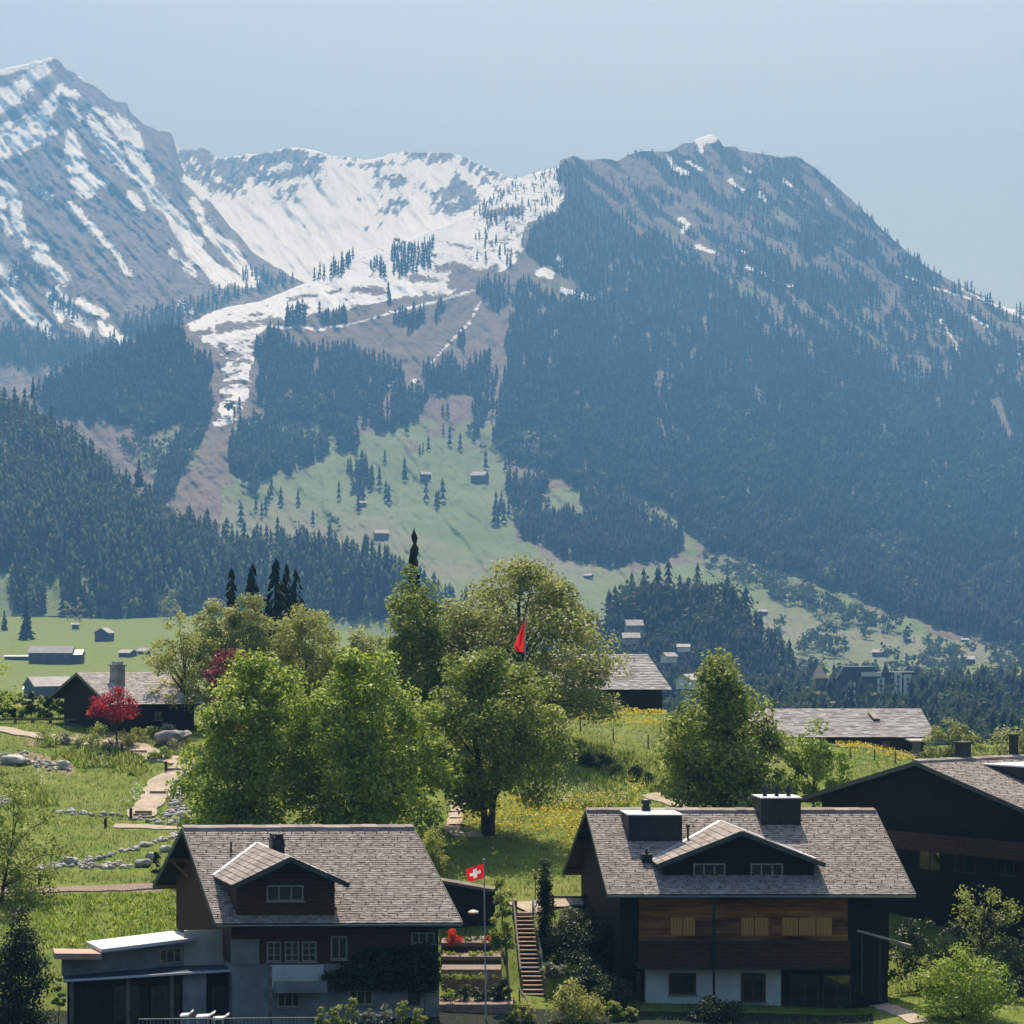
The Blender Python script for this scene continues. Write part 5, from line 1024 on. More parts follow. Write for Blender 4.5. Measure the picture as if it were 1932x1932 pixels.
for vx, vy, w, lb in ((803, 903, 15, 'small dark hut alone on the green ski slope, left of the pair'), (905, 909, 23, 'larger dark hut on the green ski slope, right of the pair'), (683, 955, 11, 'dark hut at the lower end of the two tree groups on the slope'), (719, 1017, 18, 'hut with pale roof just above the spruce wood edge'), (1077, 986, 14, 'hut with pale roof at the clearing in the slope forest')):
    D_ = float(LAYERS['hills']['depth'](np.array([vx*1.]), np.array([vy*1.]))[0])
    w *= .74; simple_house('hut', lb, 'hut', vx, vy, D_-4, w*1.0, w*.8, w*.42, w*.25, 12 if vx < 900 else -20)
VIL = [(1110, 1089, 11, 'little dark hut with white gable on the meadow below the slope forest'), (1436, 1158, 15, 'chalet with pale roof on the green strip right of the wooded knoll'), (1469, 1129, 20, 'long low chalet under the forest edge above the wooded knoll'), (1425, 1070, 9, 'tiny pale roofed hut close under the forest edge'), (1339, 1068, 8, 'tiny hut on the meadow between the slope grove and the big forest'),
       (1660, 1236, 19, 'chalet with pale roof directly above the grand hotel'), (1712, 1208, 9, 'small pale roofed hut on the meadow above the hotel'), (1820, 1210, 10, 'narrow pale roofed barn under the forest on the right'), (1822, 1250, 22, 'long pinkish roofed chalet on the right hand meadow'), (1905, 1256, 20, 'low chalet row at the right edge of the meadow')]
for i, (vx, vy, w, lb) in enumerate(VIL):
    D_ = float(LAYERS['hills']['depth'](np.array([vx*1.]), np.array([vy*1.]))[0])
    simple_house('chalet', lb, 'chalet', vx, vy, D_-6, w*D_*KK*1.35, w*D_*KK, w*D_*KK*.30, w*D_*KK*.24, (-25, 20, 5, -15, 30, -18, 10, 0, 6, 4)[i], group='far chalets on the meadows')
simple_house('villa', 'white villa with window dormers on the wooded knoll, upper of two', 'house', 1196, 1194, 1150, 8.5, 7, 4.2, 2.6, 8, wall='plaster_grey', wins=4, roof='far_roof', group='villas on the knoll')
simple_house('villa', 'white villa with wide grey roof below the other on the wooded knoll', 'house', 1190, 1211, 1130, 8.5, 7, 2.4, 2.2, 4, wall='plaster_grey', wins=3, roof='far_roof', group='villas on the knoll')
simple_house('house', 'small white house among the dark spruces right of the knoll villas', 'house', 1290, 1226, 1100, 6, 5, 1.6, 1.2, -10, wall='far_white', group='houses of the village')
simple_house('house', 'white gabled house peeping between the hip roofed barn and conical tree', 'house', 1298, 1294, 720, 7, 5.5, 2.2, 1.6, 60, wall='far_white', wins=2, group='houses of the village')
simple_house('house', 'pale house deep in the dark trees right of the hip roof ridge', 'house', 1262, 1246, 980, 5.5, 5, 2.0, 1.4, 30, wall='far_white', group='houses of the village')
# grand hotel with towers above the village trees
HY = 880; hs = HY*KK; ho = Vector(((1628-W/2)*hs, HY, (VH-1345)*hs)); FH = yawframe(ho, -6)
hot = empty('hotel', ho, 'grand hotel with pointed corner roofs and pale tower front behind the village trees', 'hotel')
hx = lambda v: (v-1628)*hs; hz = lambda v: (1345-v)*hs
b = MB(); b.box(FH, hx(1540), hx(1722), 0, 13, -1, hz(1280)); b.build('wall', M['far_wall'], hot)
for x0_, x1_, zt_, yy in ((1686, 1700, 1268, -1.6), (1704, 1719, 1272, -1.2), (1655, 1668, 1276, -.8), (1600, 1614, 1288, -.6)):
    b = MB(); b.box(FH, hx(x0_), hx(x1_), yy, -.02, -1, hz(zt_)); bw = b.build('tower', M['far_white'], hot)
    for j in range(5):
        c = MB(); zc = hz(zt_+8+j*9); c.box(FH, hx((x0_+x1_)/2)-.45, hx((x0_+x1_)/2)+.45, yy-.08, yy-.01, zc-1.0, zc+.5); c.build('window', M['glass'], bw)
def pyramid(x0_, x1_, y0_, y1_, z0_, z1_, fx=.5, top=.02):
    m_ = MB(); xm = x0_+(x1_-x0_)*fx; ym = (y0_+y1_)/2; tw = (x1_-x0_)*top
    m_.hexa([FH(x0_, y0_, z0_), FH(x1_, y0_, z0_), FH(x1_, y1_, z0_), FH(x0_, y1_, z0_), FH(xm-tw, ym-tw, z1_), FH(xm+tw, ym-tw, z1_), FH(xm+tw, ym+tw, z1_), FH(xm-tw, ym+tw, z1_)]); return m_
pyramid(hx(1533), hx(1562), -1, 12, hz(1280), hz(1253)).build('corner_roof', M['zinc'], hot)
pyramid(hx(1662), hx(1680), -1, 7, hz(1278), hz(1250)).build('corner_roof', M['zinc'], hot)
pyramid(hx(1580), hx(1662), -1, 14, hz(1279), hz(1258), .5, .34).build('mansard_roof', M['zinc'], hot)
b = MB(); b.box(FH, hx(1625), hx(1662), -1.5, 2, hz(1276), hz(1268)); b.build('attic', M['far_white'], hot)
b = MB(); b.box(FH, hx(1664), hx(1724), -.9, 13, hz(1274)+.02, hz(1268)); b.build('flat_roof', M['zinc'], hot)

# ---- small chalet on the rise with the stone chimney
KY = 178; ks = KY*KK
Ka = P(145, 1269, KY); Kn = P(207, 1329, KY-4.6); Kf = P(100, 1318, KY+3.0); Kb = P(322, 1270, KY+1.5)
KL = (Kb-Ka).length; kex = (Kb-Ka).normalized(); kex.z = 0
kd = Ka-Kn; krise = kd.z; kd.z = 0; KYN = -kd.length; FK = frame(Ka, kex, kd.normalized()); kS = krise/abs(KYN); kslope = lambda y: -kS*abs(y)
ck = empty('chalet', (FK(KL/2, 0, 0).x, FK(KL/2, 0, 0).y, GZ(FK(KL/2, 0, 0).x, KY)), 'small old chalet with stone chimney on the rise behind the crimson maple', 'chalet')
r = MB(); shingle_slope(r, FK, 0, KL, (-.02, KYN), (0, kslope(KYN)), 26); shingle_slope(r, FK, 0, KL, (.02, -KYN*.9), (0, kslope(KYN*.9)), 14)
slab(r, FK, 0, KL, (0, KYN), (-.012, kslope(KYN)-.012), .14, 1); slab(r, FK, 0, KL, (0, -KYN*.9), (-.012, kslope(KYN*.9)-.012), .14, 1)
for yy in (KYN, -KYN*.9): r.beam(FK(-.03, 0, -.1), FK(-.03, yy, kslope(yy)-.1), .06, .22, 2)
r.build('roof', [M['shingle_old'], M['board'], M['wood_grey']], ck)
b = MB(); gable_wall(b, FK, .9, 1.1, KYN+.9, -KYN*.75, -6.5, kslope); b.box(FK, 1.1, KL-.5, KYN+.9, -KYN*.7, -6.5, kslope(KYN+.9)-.15); b.build('log_wall', M['board'], ck)
b = MB(); a_ = onwall(FK, -2.4, 220, 1307); c_ = onwall(FK, -2.4, 236, 1257); b.box(FK, a_[0], c_[0], -2.4, -1.2, kslope(-2.6)-.3, c_[1]); b.box(FK, a_[0]-.1, c_[0]+.1, -2.5, -1.1, c_[1]+.002, c_[1]+.12)
b.box(FK, a_[0]+.1, c_[0]-.1, -2.3, -1.3, c_[1]+.122, c_[1]+.4); b.build('chimney', M['stone'], ck)
b = MB(); b.beam(FK(-.03, KYN+.3, kslope(KYN)-.15), FK(1.0, KYN+.3, kslope(KYN)-.15), .16, .16); b.build('purlin', M['beam'], ck)
a_ = onwall(FK, KYN+.9, 290, 1358); c_ = onwall(FK, KYN+.9, 305, 1342); window(ck, FK, KYN+.9, a_[0], c_[0], a_[1], c_[1], 'frame_brown', 2, 1)

# ---- hip roofed barn and the long barn behind the rise
def hip_barn(name, label, L0, L1, E0, E1, hipx, Y, dep, walltop, wallbot, wm, skylight=None, posts=False):
    s = Y*KK; e = empty(name, ((((L0[0]+L1[0])/2)-W/2)*s, Y, (VH-wallbot)*s), label, 'barn')
    A, B = P(L0[0], L0[1], Y+dep), P(L1[0], L1[1], Y+dep); C, D = P(E0[0], E0[1], Y), P(E1[0], E1[1], Y); Hx = P(hipx[0], hipx[1], Y+dep*1.0)
    Cb, Db = C+Vector((0, dep*2, 0)), D+Vector((0, dep*2, 0))
    r = MB(); n = 22
    for (p0, p1, q0, q1) in ((A, B, C, D), (B, B, D, Db), (B, A, Db, Cb)):
        for i in range(n):
            t0, t1 = i/n, (i+1.05)/n; a0, a1 = p0.lerp(q0, t0), p1.lerp(q1, t0); b0, b1 = p0.lerp(q0, t1), p1.lerp(q1, t1); m_ = max(2, int((b0-b1).length/.5))
            for k in range(m_):
                u, v_ = k/m_, (k+1)/m_; up = Vector((0, 0, random.uniform(.02, .06))); r.add([a0.lerp(a1, u), a0.lerp(a1, v_), b0.lerp(b1, v_)+up, b0.lerp(b1, u)+up, b0.lerp(b1, v_), b0.lerp(b1, u)], [(0, 3, 2, 1), (3, 5, 4, 2)], 0)
    r.add([A, B, D, C, Db, Cb], [(0, 1, 2, 3), (1, 4, 2), (1, 0, 5, 4)], 1)
    ro = r.build('roof', [M['shingle_old'], M['board']], e)
    if skylight:
        (x0_, y0_), (x1_, y1_) = skylight; nn = (B-A).cross(C-A).normalized(); nn = nn if nn.z > 0 else -nn
        def onroof(x, y):
            d_ = P(x, y, 1.0); t = (A-Vector((0, 0, 0))).dot(nn)/d_.dot(nn); return d_*t
        k = MB(); c4 = [onroof(x0_, y0_), onroof(x0_+12, y0_), onroof(x1_, y1_), onroof(x1_-12, y1_)]; k.prism([p+nn*.22 for p in c4], -nn*.25); sk = k.build('skylight', M['zinc'], ro)
        k = MB(); ctr = sum(c4, Vector())/4; k.prism([ctr+(p-ctr)*.75+nn*.24 for p in c4], -nn*.015); k.build('pane', M['glass'], sk)
    w = MB(); i = .9
    w.hexa([C+Vector((i, i, (VH-wallbot)*s-C.z)), D+Vector((-i, i, (VH-wallbot)*s-D.z)), Db+Vector((-i, -i, (VH-wallbot)*s-Db.z)), Cb+Vector((i, -i, (VH-wallbot)*s-Cb.z)), C+Vector((i, i, .1)), D+Vector((-i, i, .1)), Db+Vector((-i, -i, .1)), Cb+Vector((i, -i, .1))])
    w.build('wall', M[wm], e)
    return e, C, D
hb_, C_, D_ = hip_barn('barn', 'hip roofed grey shingle barn behind the dandelion rise', (1040, 1234), (1221, 1234), (985, 1301), (1268, 1301), (1273, 1280), 206, 5.5, 1304, 1372, 'board_v')
lb_e, C_, D_ = hip_barn('barn', 'long brown barn with pale roof and skylight behind the conical tree', (1380, 1337), (1737, 1337), (1350, 1391), (1768, 1391), (1774, 1364), 196, 5.0, 1392, 1440, 'timber_brown', ((1637, 1347), (1660, 1360)))
for x0_ in (1612, 1672, 1716):
    w = MB(); p = P(x0_, 1404, 196.8); w.box(lambda x, y, z: p+Vector((x, y, z)), -.35, .35, -.08, .2, -.9, .3); w.build('window', M['glass'], lb_e)
w = MB(); p = P(1719, 1391, 193); q = P(1746, 1400, 193); w.box(WF, p.x, q.x+.6, 193, 197.2, q.z, q.z+.14); w.build('porch_roof', M['shingle_old'], lb_e)
w = MB(); w.box(WF, p.x+.5, p.x+1.1, 194.2, 194.8, q.z-4, q.z-.003); w.build('porch_pillar', M['plaster_grey'], lb_e)

# ------------------------------------------------------------------ paths, steps, fences, stairs
def strip(name, pts, width, matn, lift=.07, skirt=.25):
    P3 = [G(*p) if len(p) == 2 else Gv(p[0], p[2]) for p in pts]; line = []
    for i in range(len(P3)-1):
        n = max(2, int((P3[i+1]-P3[i]).length/.5))
        for k in range(n): line.append(P3[i].lerp(P3[i+1], k/n))
    line.append(P3[-1]); m = MB(); rows = []
    wd = width if hasattr(width, '__len__') else [width, width]
    for i, p in enumerate(line):
        d = line[min(i+1, len(line)-1)]-line[max(i-1, 0)]; d.z = 0; d = d.normalized(); n = Vector((-d.y, d.x, 0))
        h = (wd[0]+(wd[1]-wd[0])*i/(len(line)-1))/2*(1+.12*math.sin(i*1.3)+random.uniform(-.06, .06)); row = []
        for k in (-1, -.5, 0, .5, 1):
            q = p+n*h*k; row.append(Vector((q.x, q.y, GZ(q.x, q.y)+lift)))
        rows.append(row)
    vs = [q for r_ in rows for q in r_]; fs = []
    for i in range(len(rows)-1):
        for k in range(4): fs.append((i*5+k, i*5+k+1, (i+1)*5+k+1, (i+1)*5+k))
    m.add(vs, fs)
    for k in (0, 4):
        o = len(m.v); m.add([q for r_ in rows for q in (r_[k], r_[k]-Vector((0, 0, skirt)))], [(2*i, 2*i+1, 2*i+3, 2*i+2) for i in range(len(rows)-1)])
    return tag(m.build(name, M[matn]), kind='structure'), line
strip('path', [(-60, 1374), (10, 1380), (70, 1390), (150, 1402), (235, 1408), (262, 1412), (300, 1430), (352, 1442), (345, 1452), (318, 1468), (300, 1482), (296, 1500), (286, 1516), (268, 1534), (268, 1545)], 1.9, 'path', .12)
strip('path', [(215, 1560), (270, 1561), (345, 1565)], .9, 'path')
strip('path', [(868, 1500), (862, 1530), (858, 1552), (852, 1566), (866, 1576), (912, 1577)], 1.0, 'path')
strip('path', [(1226, 1500), (1258, 1512), (1310, 1527), (1350, 1532)], 1.5, 'path')
strip('path', [(975, 1712, 118.2), (1040, 1700, 120.5), (1145, 1690, 122.6)], 1.7, 'path', .10, .5)
strip('path', [(1618, 1884), (1665, 1900), (1735, 1932)], .9, 'path', .06)
strip('gravel_bed', [(-30, 1682), (80, 1682), (200, 1678), (312, 1674)], 1.3, 'gravel', .08)
def log_step(vx, vy, wpx, label, n=2):
    p = G(vx, vy); s = p.y*KK; e = empty('log_step', p, label, 'steps', 'log steps on the garden path')
    for k in range(n):
        b = MB(); z = k*.16; b.box(lambda x, y, q: p+Vector((x, y, q)), -wpx*s/2*(1+.1*(n-1-k)), wpx*s/2*(1+.1*(n-1-k)), k*.34, k*.34+.16, z-.25, z+.14); b.build('tread', M['step'], e)
log_step(258, 1424, 34, 'uppermost log steps, below the boulder on the garden path')
log_step(329, 1459, 34, 'log steps at the right hand bend of the garden path')
log_step(298, 1502, 34, 'log steps halfway down the garden path above the rubble')
log_step(267, 1545, 32, 'lowest log steps of the garden path, above the sandy landing', 3)
for i in range(5): log_step(862-i*2+(i % 2)*3, 1560-i*13, 30, ('lowest log step in front of the round tree', 'second log step left of the round tree', 'third log step left of the round tree', 'fourth log step left of the round tree', 'highest log step left of the round tree, under the foliage')[i], 1)
def post(name, vx, v0, v1, w, label, cat='post', group=None, m='wood_grey', base=None):
    p = G(vx, v1) if base is None else base; s = p.y*KK; b = MB(); h = (v1-v0)*s
    b.tube([p-Vector((0, 0, .3)), p+Vector((0, 0, h*.96)), p+Vector((0, 0, h))], [w, w*.95, w*.6], 8)
    return tag(b.build(name, M[m], None, p), label, cat, group)
for vx, v0, v1, lb in ((107, 1392, 1405, 'short wooden post at the planting bed edge beside the upper path'), (230, 1402, 1424, 'tall brown post beside the uppermost log steps'), (313, 1437, 1458, 'brown post beside the bend of the garden path'), (247, 1525, 1545, 'brown post beside the lowest log steps'), (199, 1545, 1562, 'brown post at the left end of the sandy landing'), (75, 1654, 1670, 'short reddish post on the lower grass near the slanting tree')):
    post('wooden_post', vx, v0, v1, .11, lb, group='posts along the garden path', m='timber_brown')
# rail fence left
fy = 180; fe = empty('rail_fence', Gv(60, fy), 'weathered wooden rail fence at the top of the garden on the left', 'fence'); s = fy*KK
for i in range(9):
    vx = -70+i*33; p = Gv(vx, fy); zt_ = (VH-1356)*s; b = MB(); b.box(lambda x, y, z: Vector((p.x+x, p.y+y, z)), -.12, .12, -.1, .1, p.z-.3, zt_); b.build('post', M['wood_grey'], fe)
for v_, h_ in ((1357, .17), (1366, .14)):
    b = MB(); b.beam(P(-75, v_, fy-.2), P(172 if v_ < 1360 else 182, v_+.5, fy-.2), .10, h_); b.build('rail', M['wood_grey'], fe)
# wire fences across the rise
def wire_fence(name, label, pts, wires=2):
    e = None; tops = []
    for (vx, v0, v1) in pts:
        p = G(vx, v1); s = p.y*KK; h = (v1-v0)*s
        if e is None: e = empty(name, p, label, 'fence')
        b = MB(); b.tube([p-Vector((0, 0, .3)), p+Vector((0, 0, h))], [.075, .06], 6); b.build('post', M['wood_grey'], e); tops.append((p, h))
    for k in range(wires):
        f = .97-.42*k; b = MB()
        b.tube([p+Vector((0, -.08, h*f)) for p, h in tops], .018, 4); b.build('wire', M['steel'], e)
wire_fence('wire_fence', 'thin wire fence with three dark posts across the dandelion slope', [(1030, 1352, 1372), (1095, 1361, 1380), (1157, 1374, 1397), (1223, 1386, 1411), (1292, 1400, 1424)])
wire_fence('wire_fence', 'wire fence posts on the yellow meadow before the long barn', [(1560, 1402, 1420), (1604, 1409, 1429), (1650, 1413, 1434), (1689, 1418, 1440), (1730, 1424, 1446)], 1)
# long wooden stairs between the chalets
st = empty('stairs', P(1005, 1876, 109.6), 'long wooden garden stairs climbing between the two chalets', 'stairs'); NS = 20
s0 = P(1007, 1876, 109.6); s1 = P(987, 1722, 117.0)
for i in range(NS):
    t = i/(NS-1); p = s0.lerp(s1, t); w = .5*(39-5*t)*p.y*KK; b = MB(); b.box(lambda x, y, z: p+Vector((x, y, z)), -w, w, -.10, .34, -.05, .012); b.build('tread', M['step'], st)
b = MB(); b.hexa([s0+Vector((-.4, .1, -.9)), s0+Vector((.4, .1, -.9)), s1+Vector((.4, .3, -.5)), s1+Vector((-.4, .3, -.5)), s0+Vector((-.4, .1, -.12)), s0+Vector((.4, .1, -.12)), s1+Vector((.4, .3, -.12)), s1+Vector((-.4, .3, -.12))]); b.build('stringer', M['beam'], st)
for sg, k in ((1, .56), (-1, .60)):
    b = MB(); pts = [s0.lerp(s1, t)+Vector((sg*k*(1-.06*t)+random.uniform(-.02, .02), 0, .82)) for t in np.linspace(-.06 if sg > 0 else .1, 1.0, 7)]; b.tube(pts, .055, 7); b.build('handrail', M['wood_grey'], st)
    for t in (.02, .34, .66, .98):
        p = s0.lerp(s1, t)+Vector((sg*k*(1-.06*t), 0, 0)); b = MB(); b.tube([p-Vector((0, 0, .6)), p+Vector((0, 0, .84))], .055, 6); b.build('rail_post', M['wood_grey'], st)
b = MB(); p = P(971, 1731, 117.3); b.tube([p-Vector((0, 0, .5)), p+Vector((0, 0, .95))], .14, 8); tag(b.build('wooden_post', M['wood_grey'], None, p), 'thick wooden post at the top left of the stairs', 'post')
lr = empty('rail_fence', P(1000, 1925, 105.5), 'rough pole railing continuing down below the stairs', 'fence')
q0, q1, q2 = P(980, 1866, 108.5), P(1012, 1912, 106.0), P(1030, 1935, 105.0)
b = MB(); b.tube([q0, q1, q2], .05, 7); b.build('rail', M['wood_grey'], lr)
for q in (q0, q1, q2): b = MB(); b.tube([q-Vector((0, 0, 1.1)), q+Vector((0, 0, .05))], .055, 6); b.build('post', M['wood_grey'], lr)
rf = empty('ramp_rail', P(1090, 1700, 120.5), 'dark rail fence along the pale ramp beside the right chalet', 'fence')
for vx, Yd in ((1043, 119.0), (1103, 119.8), (1150, 120.5)):
    p = Gv(vx, Yd); b = MB(); b.box(lambda x, y, z: p+Vector((x, y, z)), -.06, .06, -.05, .05, -.8, .95); b.build('post', M['beam'], rf)
for h_ in (.28, .86):
    pa, pb = Gv(1036, 118.9), Gv(1155, 120.6); b = MB(); b.beam(pa+Vector((0, -.09, h_)), pb+Vector((0, -.09, h_)), .07, .10); b.build('rail', M['beam'], rf)
b = MB(); b.beam(P(1619, 1756, 108.5), P(1718, 1784, 106.0), .14, .09); hr = empty('sunlit_handrail', P(1670, 1800, 107.2), 'sunlit sloping handrail in the shade right of the right chalet', 'railing'); b.build('rail', M['path'], hr)
for t in (.08, .42):
    p = P(1619, 1756, 108.5).lerp(P(1718, 1784, 106.0), t); b = MB(); b.box(lambda x, y, z: p+Vector((x, y, z)), -.05, .05, -.05, .05, -3.2, -.05); b.build('post', M['beam'], hr)

# ------------------------------------------------------------------ retaining wall, terraces, lamps, flags
rw = empty('retaining_wall', P(880, 1690, 113), 'dark garden wall with pale sloping coping beside the left chalet', 'wall')
ra, rb = P(826, 1658, 117.2), P(934, 1677, 116.0)
b = MB(); b.hexa([Vector((ra.x, ra.y, -20)), Vector((rb.x, rb.y, -20)), Vector((rb.x, rb.y+.5, -20)), Vector((ra.x, ra.y+.5, -20)), ra-Vector((0, 0, .2)), rb-Vector((0, 0, .2)), rb+Vector((0, .5, -.2)), ra+Vector((0, .5, -.2))]); b.build('wall', M['board_v'], rw)
b = MB(); b.beam(ra+Vector((0, .2, -.08)), rb+Vector((0, .2, -.08)), .8, .16); b.build('coping', M['wood_grey'], rw)
for (vy0, vy1, x0_, x1_, Yd, lb) in ((1779, 1800, 832, 940, 113.0, 'uppermost dark timber terrace bed with red bushes'), (1805, 1826, 832, 945, 111.2, 'second timber terrace bed with low green edging'), (1829, 1843, 832, 945, 109.2, 'third terrace, pale timber boards above the dark hedge'), (1895, 1936, 826, 968, 105.4, 'lowest wide timber terrace of pale planks')):
    e = empty('terrace', P((x0_+x1_)/2, vy1, Yd), lb, 'terrace', 'timber terraces between the chalets'); pa, pb = P(x0_, vy0, Yd), P(x1_, vy0, Yd); s = Yd*KK; n = 3 if vy1-vy0 < 30 else 5; hh = (vy1-vy0)*s
    for k in range(n):
        b = MB(); z1_ = pa.z-hh*k/n; b.box(WF, pa.x, pb.x, Yd-.02*k, Yd+.14-.02*k, z1_-hh/n*.92, z1_); b.build('board', M['step' if vy0 > 1825 else 'wood_grey' if k == 0 else 'beam'], e)
    b = MB(); b.box(WF, pa.x, pb.x, Yd+.15, Yd+2.2, pa.z-1.4, pa.z-.05); b.build('soil', M['gravel'], e)
rng = np.random.RandomState(5)
def bedplants(name, label, x0_, x1_, vy, Yd, hpx, lf_, n, size, cat='plants'):
    s = Yd*KK; k = max(6, int((x1_-x0_)/6)); c = np.stack([(rng.uniform(x0_, x1_, k)-W/2)*s, Yd+rng.uniform(.1, .8, k), (VH-vy)*s+hpx*s*.4+rng.uniform(-.05, .05, k)], 1)
    v, f, r_ = leafquads(c, np.full(k, hpx*s*.62), n, size, rng); return tag(link(name, npmesh(name, v, f, [M[lf_]], {'rnd': r_})), label, cat, kind='stuff')
bedplants('bed_plants', 'green edging plants on the upper terrace', 834, 938, 1779, 113.0, 8, 'leaf_mid', 700, .09)
bedplants('white_flowers', 'white tulips on the upper terrace', 878, 915, 1776, 113.2, 8, 'flower_w', 110, .10, 'flowers')
bedplants('bed_plants', 'low plants along the second terrace', 836, 942, 1804, 111.2, 8, 'leaf_fresh', 700, .09)
bedplants('bed_plants', 'soft green cushion plants under the third terrace', 832, 940, 1850, 107.6, 10, 'leaf_mid', 800, .09)
for i in range(4):
    b_ = Gv(846+i*30, 106.8); s = 106.8*KK; b_.z = (VH-1897)*s; tree('hedge_plant', 'dark clipped hedge block between the third and lowest terrace', 'hedge', b_, b_.x, 17*s, b_.z+44*s, b_.z, M['leaf_dark'], COLUMN, 900, .09, 18, .45, .03, 420+i, group='dark hedge blocks on the terraces', limbs=3, crown='foliage')
b_ = P(850, 1904, 105.9); tree('sapling', 'thin young sapling on the lowest terrace', 'sapling', b_, b_.x, 11*.0262, b_.z+1.15, b_.z+.35, M['leaf_fresh'], OVAL, 160, .10, 12, .35, .018, 431, limbs=6)
# lamps
lp = empty('garden_lamp', P(893, 1760, 114), 'garden lamp with pale mushroom shade before the dark wall', 'lamp'); p = P(893, 1722, 114)
b = MB(); b.tube([p+Vector((0, 0, .16)), p+Vector((0, 0, .13)), p+Vector((0, 0, .05)), p+Vector((0, 0, -.03))], [.03, .16, .29, .27], 14); b.build('lamp_shade', M['lampwhite'], lp)
b = MB(); b.tube([p+Vector((0, 0, -.02)), p+Vector((-.25, 0, -.15)), p+Vector((-.42, 0, -.5)), p+Vector((-.45, 0, -2.2))], .03, 6); b.build('stem', M['zinc'], lp)
lp = empty('lantern', P(1010, 1670, 121), 'small dark lantern beside the cypress tip', 'lamp'); p = P(1010, 1646, 121)
b = MB(); b.tube([p, p-Vector((0, 0, .12)), p-Vector((0, 0, .125)), p-Vector((0, 0, .38)), p-Vector((0, 0, .42))], [.02, .16, .10, .08, .03], 8); b.build('lantern_head', M['zinc'], lp)
b = MB(); b.tube([p-Vector((0, 0, .42)), p-Vector((0, 0, 1.9))], .03, 6); b.build('stem', M['zinc'], lp)
# swiss flag
fp0, fp1 = P(917, 1935, 104), P(913, 1624, 104.2)
e = empty('flagpole', fp0, 'tall thin grey flagpole carrying the small swiss flag', 'flagpole'); b = MB(); b.tube([fp0, fp1], [.045, .028], 8); b.build('pole', M['steel'], e); b = MB(); b.tube([fp1, fp1+Vector((0, 0, .06)), fp1+Vector((0, 0, .12))], [.02, .06, .01], 8); b.build('finial', M['steel'], e)
N = 38; s = 104.2*KK; TL, BL = (878, 1639), (883, 1664); TR, BR = (912, 1630), (913, 1657)
vs = []; fs = []; mi = []
for i in range(N+1):
    for j in range(N+1):
        u, w = i/N, j/N; vx = (TL[0]*(1-u)+TR[0]*u)*(1-w)+(BL[0]*(1-u)+BR[0]*u)*w; vy = (TL[1]*(1-u)+TR[1]*u)*(1-w)+(BL[1]*(1-u)+BR[1]*u)*w
        k = 1-u; q = P(vx, vy, 104.2); q.y += math.sin(k*7+w*1.5)*.10*k**.5; q.z += math.sin(k*6.+w)*.035*k; vs.append(q-fp1)
for i in range(N):
    for j in range(N):
        fs.append((i*(N+1)+j, i*(N+1)+j+1, (i+1)*(N+1)+j+1, (i+1)*(N+1)+j)); a_, c_ = abs((i+.5)/N-.5), abs((j+.5)/N-.5); mi.append(1 if (a_ < .1 and c_ < .315) or (c_ < .1 and a_ < .315) else 0)
tag(link('flag', npmesh('flag', vs, fs, [M['red'], M['white']], midx=mi, smooth=True), None, fp1), 'swiss flag, white cross on red, waving left of the thin pole', 'flag')
# plain red flag behind the round tree
gp0, gp1 = Gv(989, 155), P(991, 1163, 155); e = empty('flagpole', gp0, 'slender pole rising behind the round tree with a drooping red flag', 'flagpole'); b = MB(); b.tube([gp0, gp1], [.06, .035], 8); b.build('pole', M['steel'], e)
vs = []; fs = []; s = 155*KK; n1, n2 = 10, 22
for i in range(n1+1):
    for j in range(n2+1):
        u, w = i/n1, j/n2; right = 990-1.5*w; wid = (3+17*min(1, w*1.25))*(1-.35*max(0, w-.8)*5); q = P(right-wid*u, 1172+58*w+4*u*(1-w), 154.9); q.y += math.sin(u*10+w*2.5)*.34*(.3+u); vs.append(q-gp1)
for i in range(n1):
    for j in range(n2): fs.append((i*(n2+1)+j, i*(n2+1)+j+1, (i+1)*(n2+1)+j+1, (i+1)*(n2+1)+j))
tag(link('flag', npmesh('flag', vs, fs, [M['flag_orange']], smooth=True), None, gp1), 'limp bright red flag hanging down above the round tree', 'flag')
# railing and garden furniture at the bottom left
e = empty('railing', P(430, 1935, 96.5), 'low metal railing along the bottom edge before the annex', 'railing'); pa, pb = P(262, 1923, 96.5), P(600, 1920, 97.3)
b = MB(); b.beam(pa, pb, .05, .04); b.build('top_rail', M['gutter'], e)
for i in range(48):
    q = pa.lerp(pb, i/47); b = MB(); b.box(lambda x, y, z: q+Vector((x, y, z)), -.012, .012, -.012, .012, -1.1, -.022); b.build('baluster', M['gutter'], e)
for i, (vx, vy, w_, lb) in enumerate(((352, 1913, 22, 'white garden lounger with raised back behind the railing'), (388, 1915, 34, 'white garden lounger in the middle behind the railing'), (416, 1919, 30, 'low white garden lounger at the right behind the railing'))):
    p = P(vx, vy, 98.2); s = 98.2*KK; e = empty('lounger', p-Vector((0, 0, .35)), lb, 'lounger'); b = MB(); hw = w_*s/2
    b.beam(p+Vector((-hw, 0, -.05)), p+Vector((hw*.4, 0, -.02)), .6, .06); b.build('seat', M['white'], e); b = MB(); b.beam(p+Vector((hw*.4, 0, -.02)), p+Vector((hw, 0, .14)), .6, .06); b.build('backrest', M['white'], e)
    for dx in (-.8, .3):
        b = MB(); b.box(lambda x, y, z: p+Vector((x, y, z)), dx*hw-.03, dx*hw+.03, -.25, .25, -.5, -.085); b.build('leg', M['steel'], e)
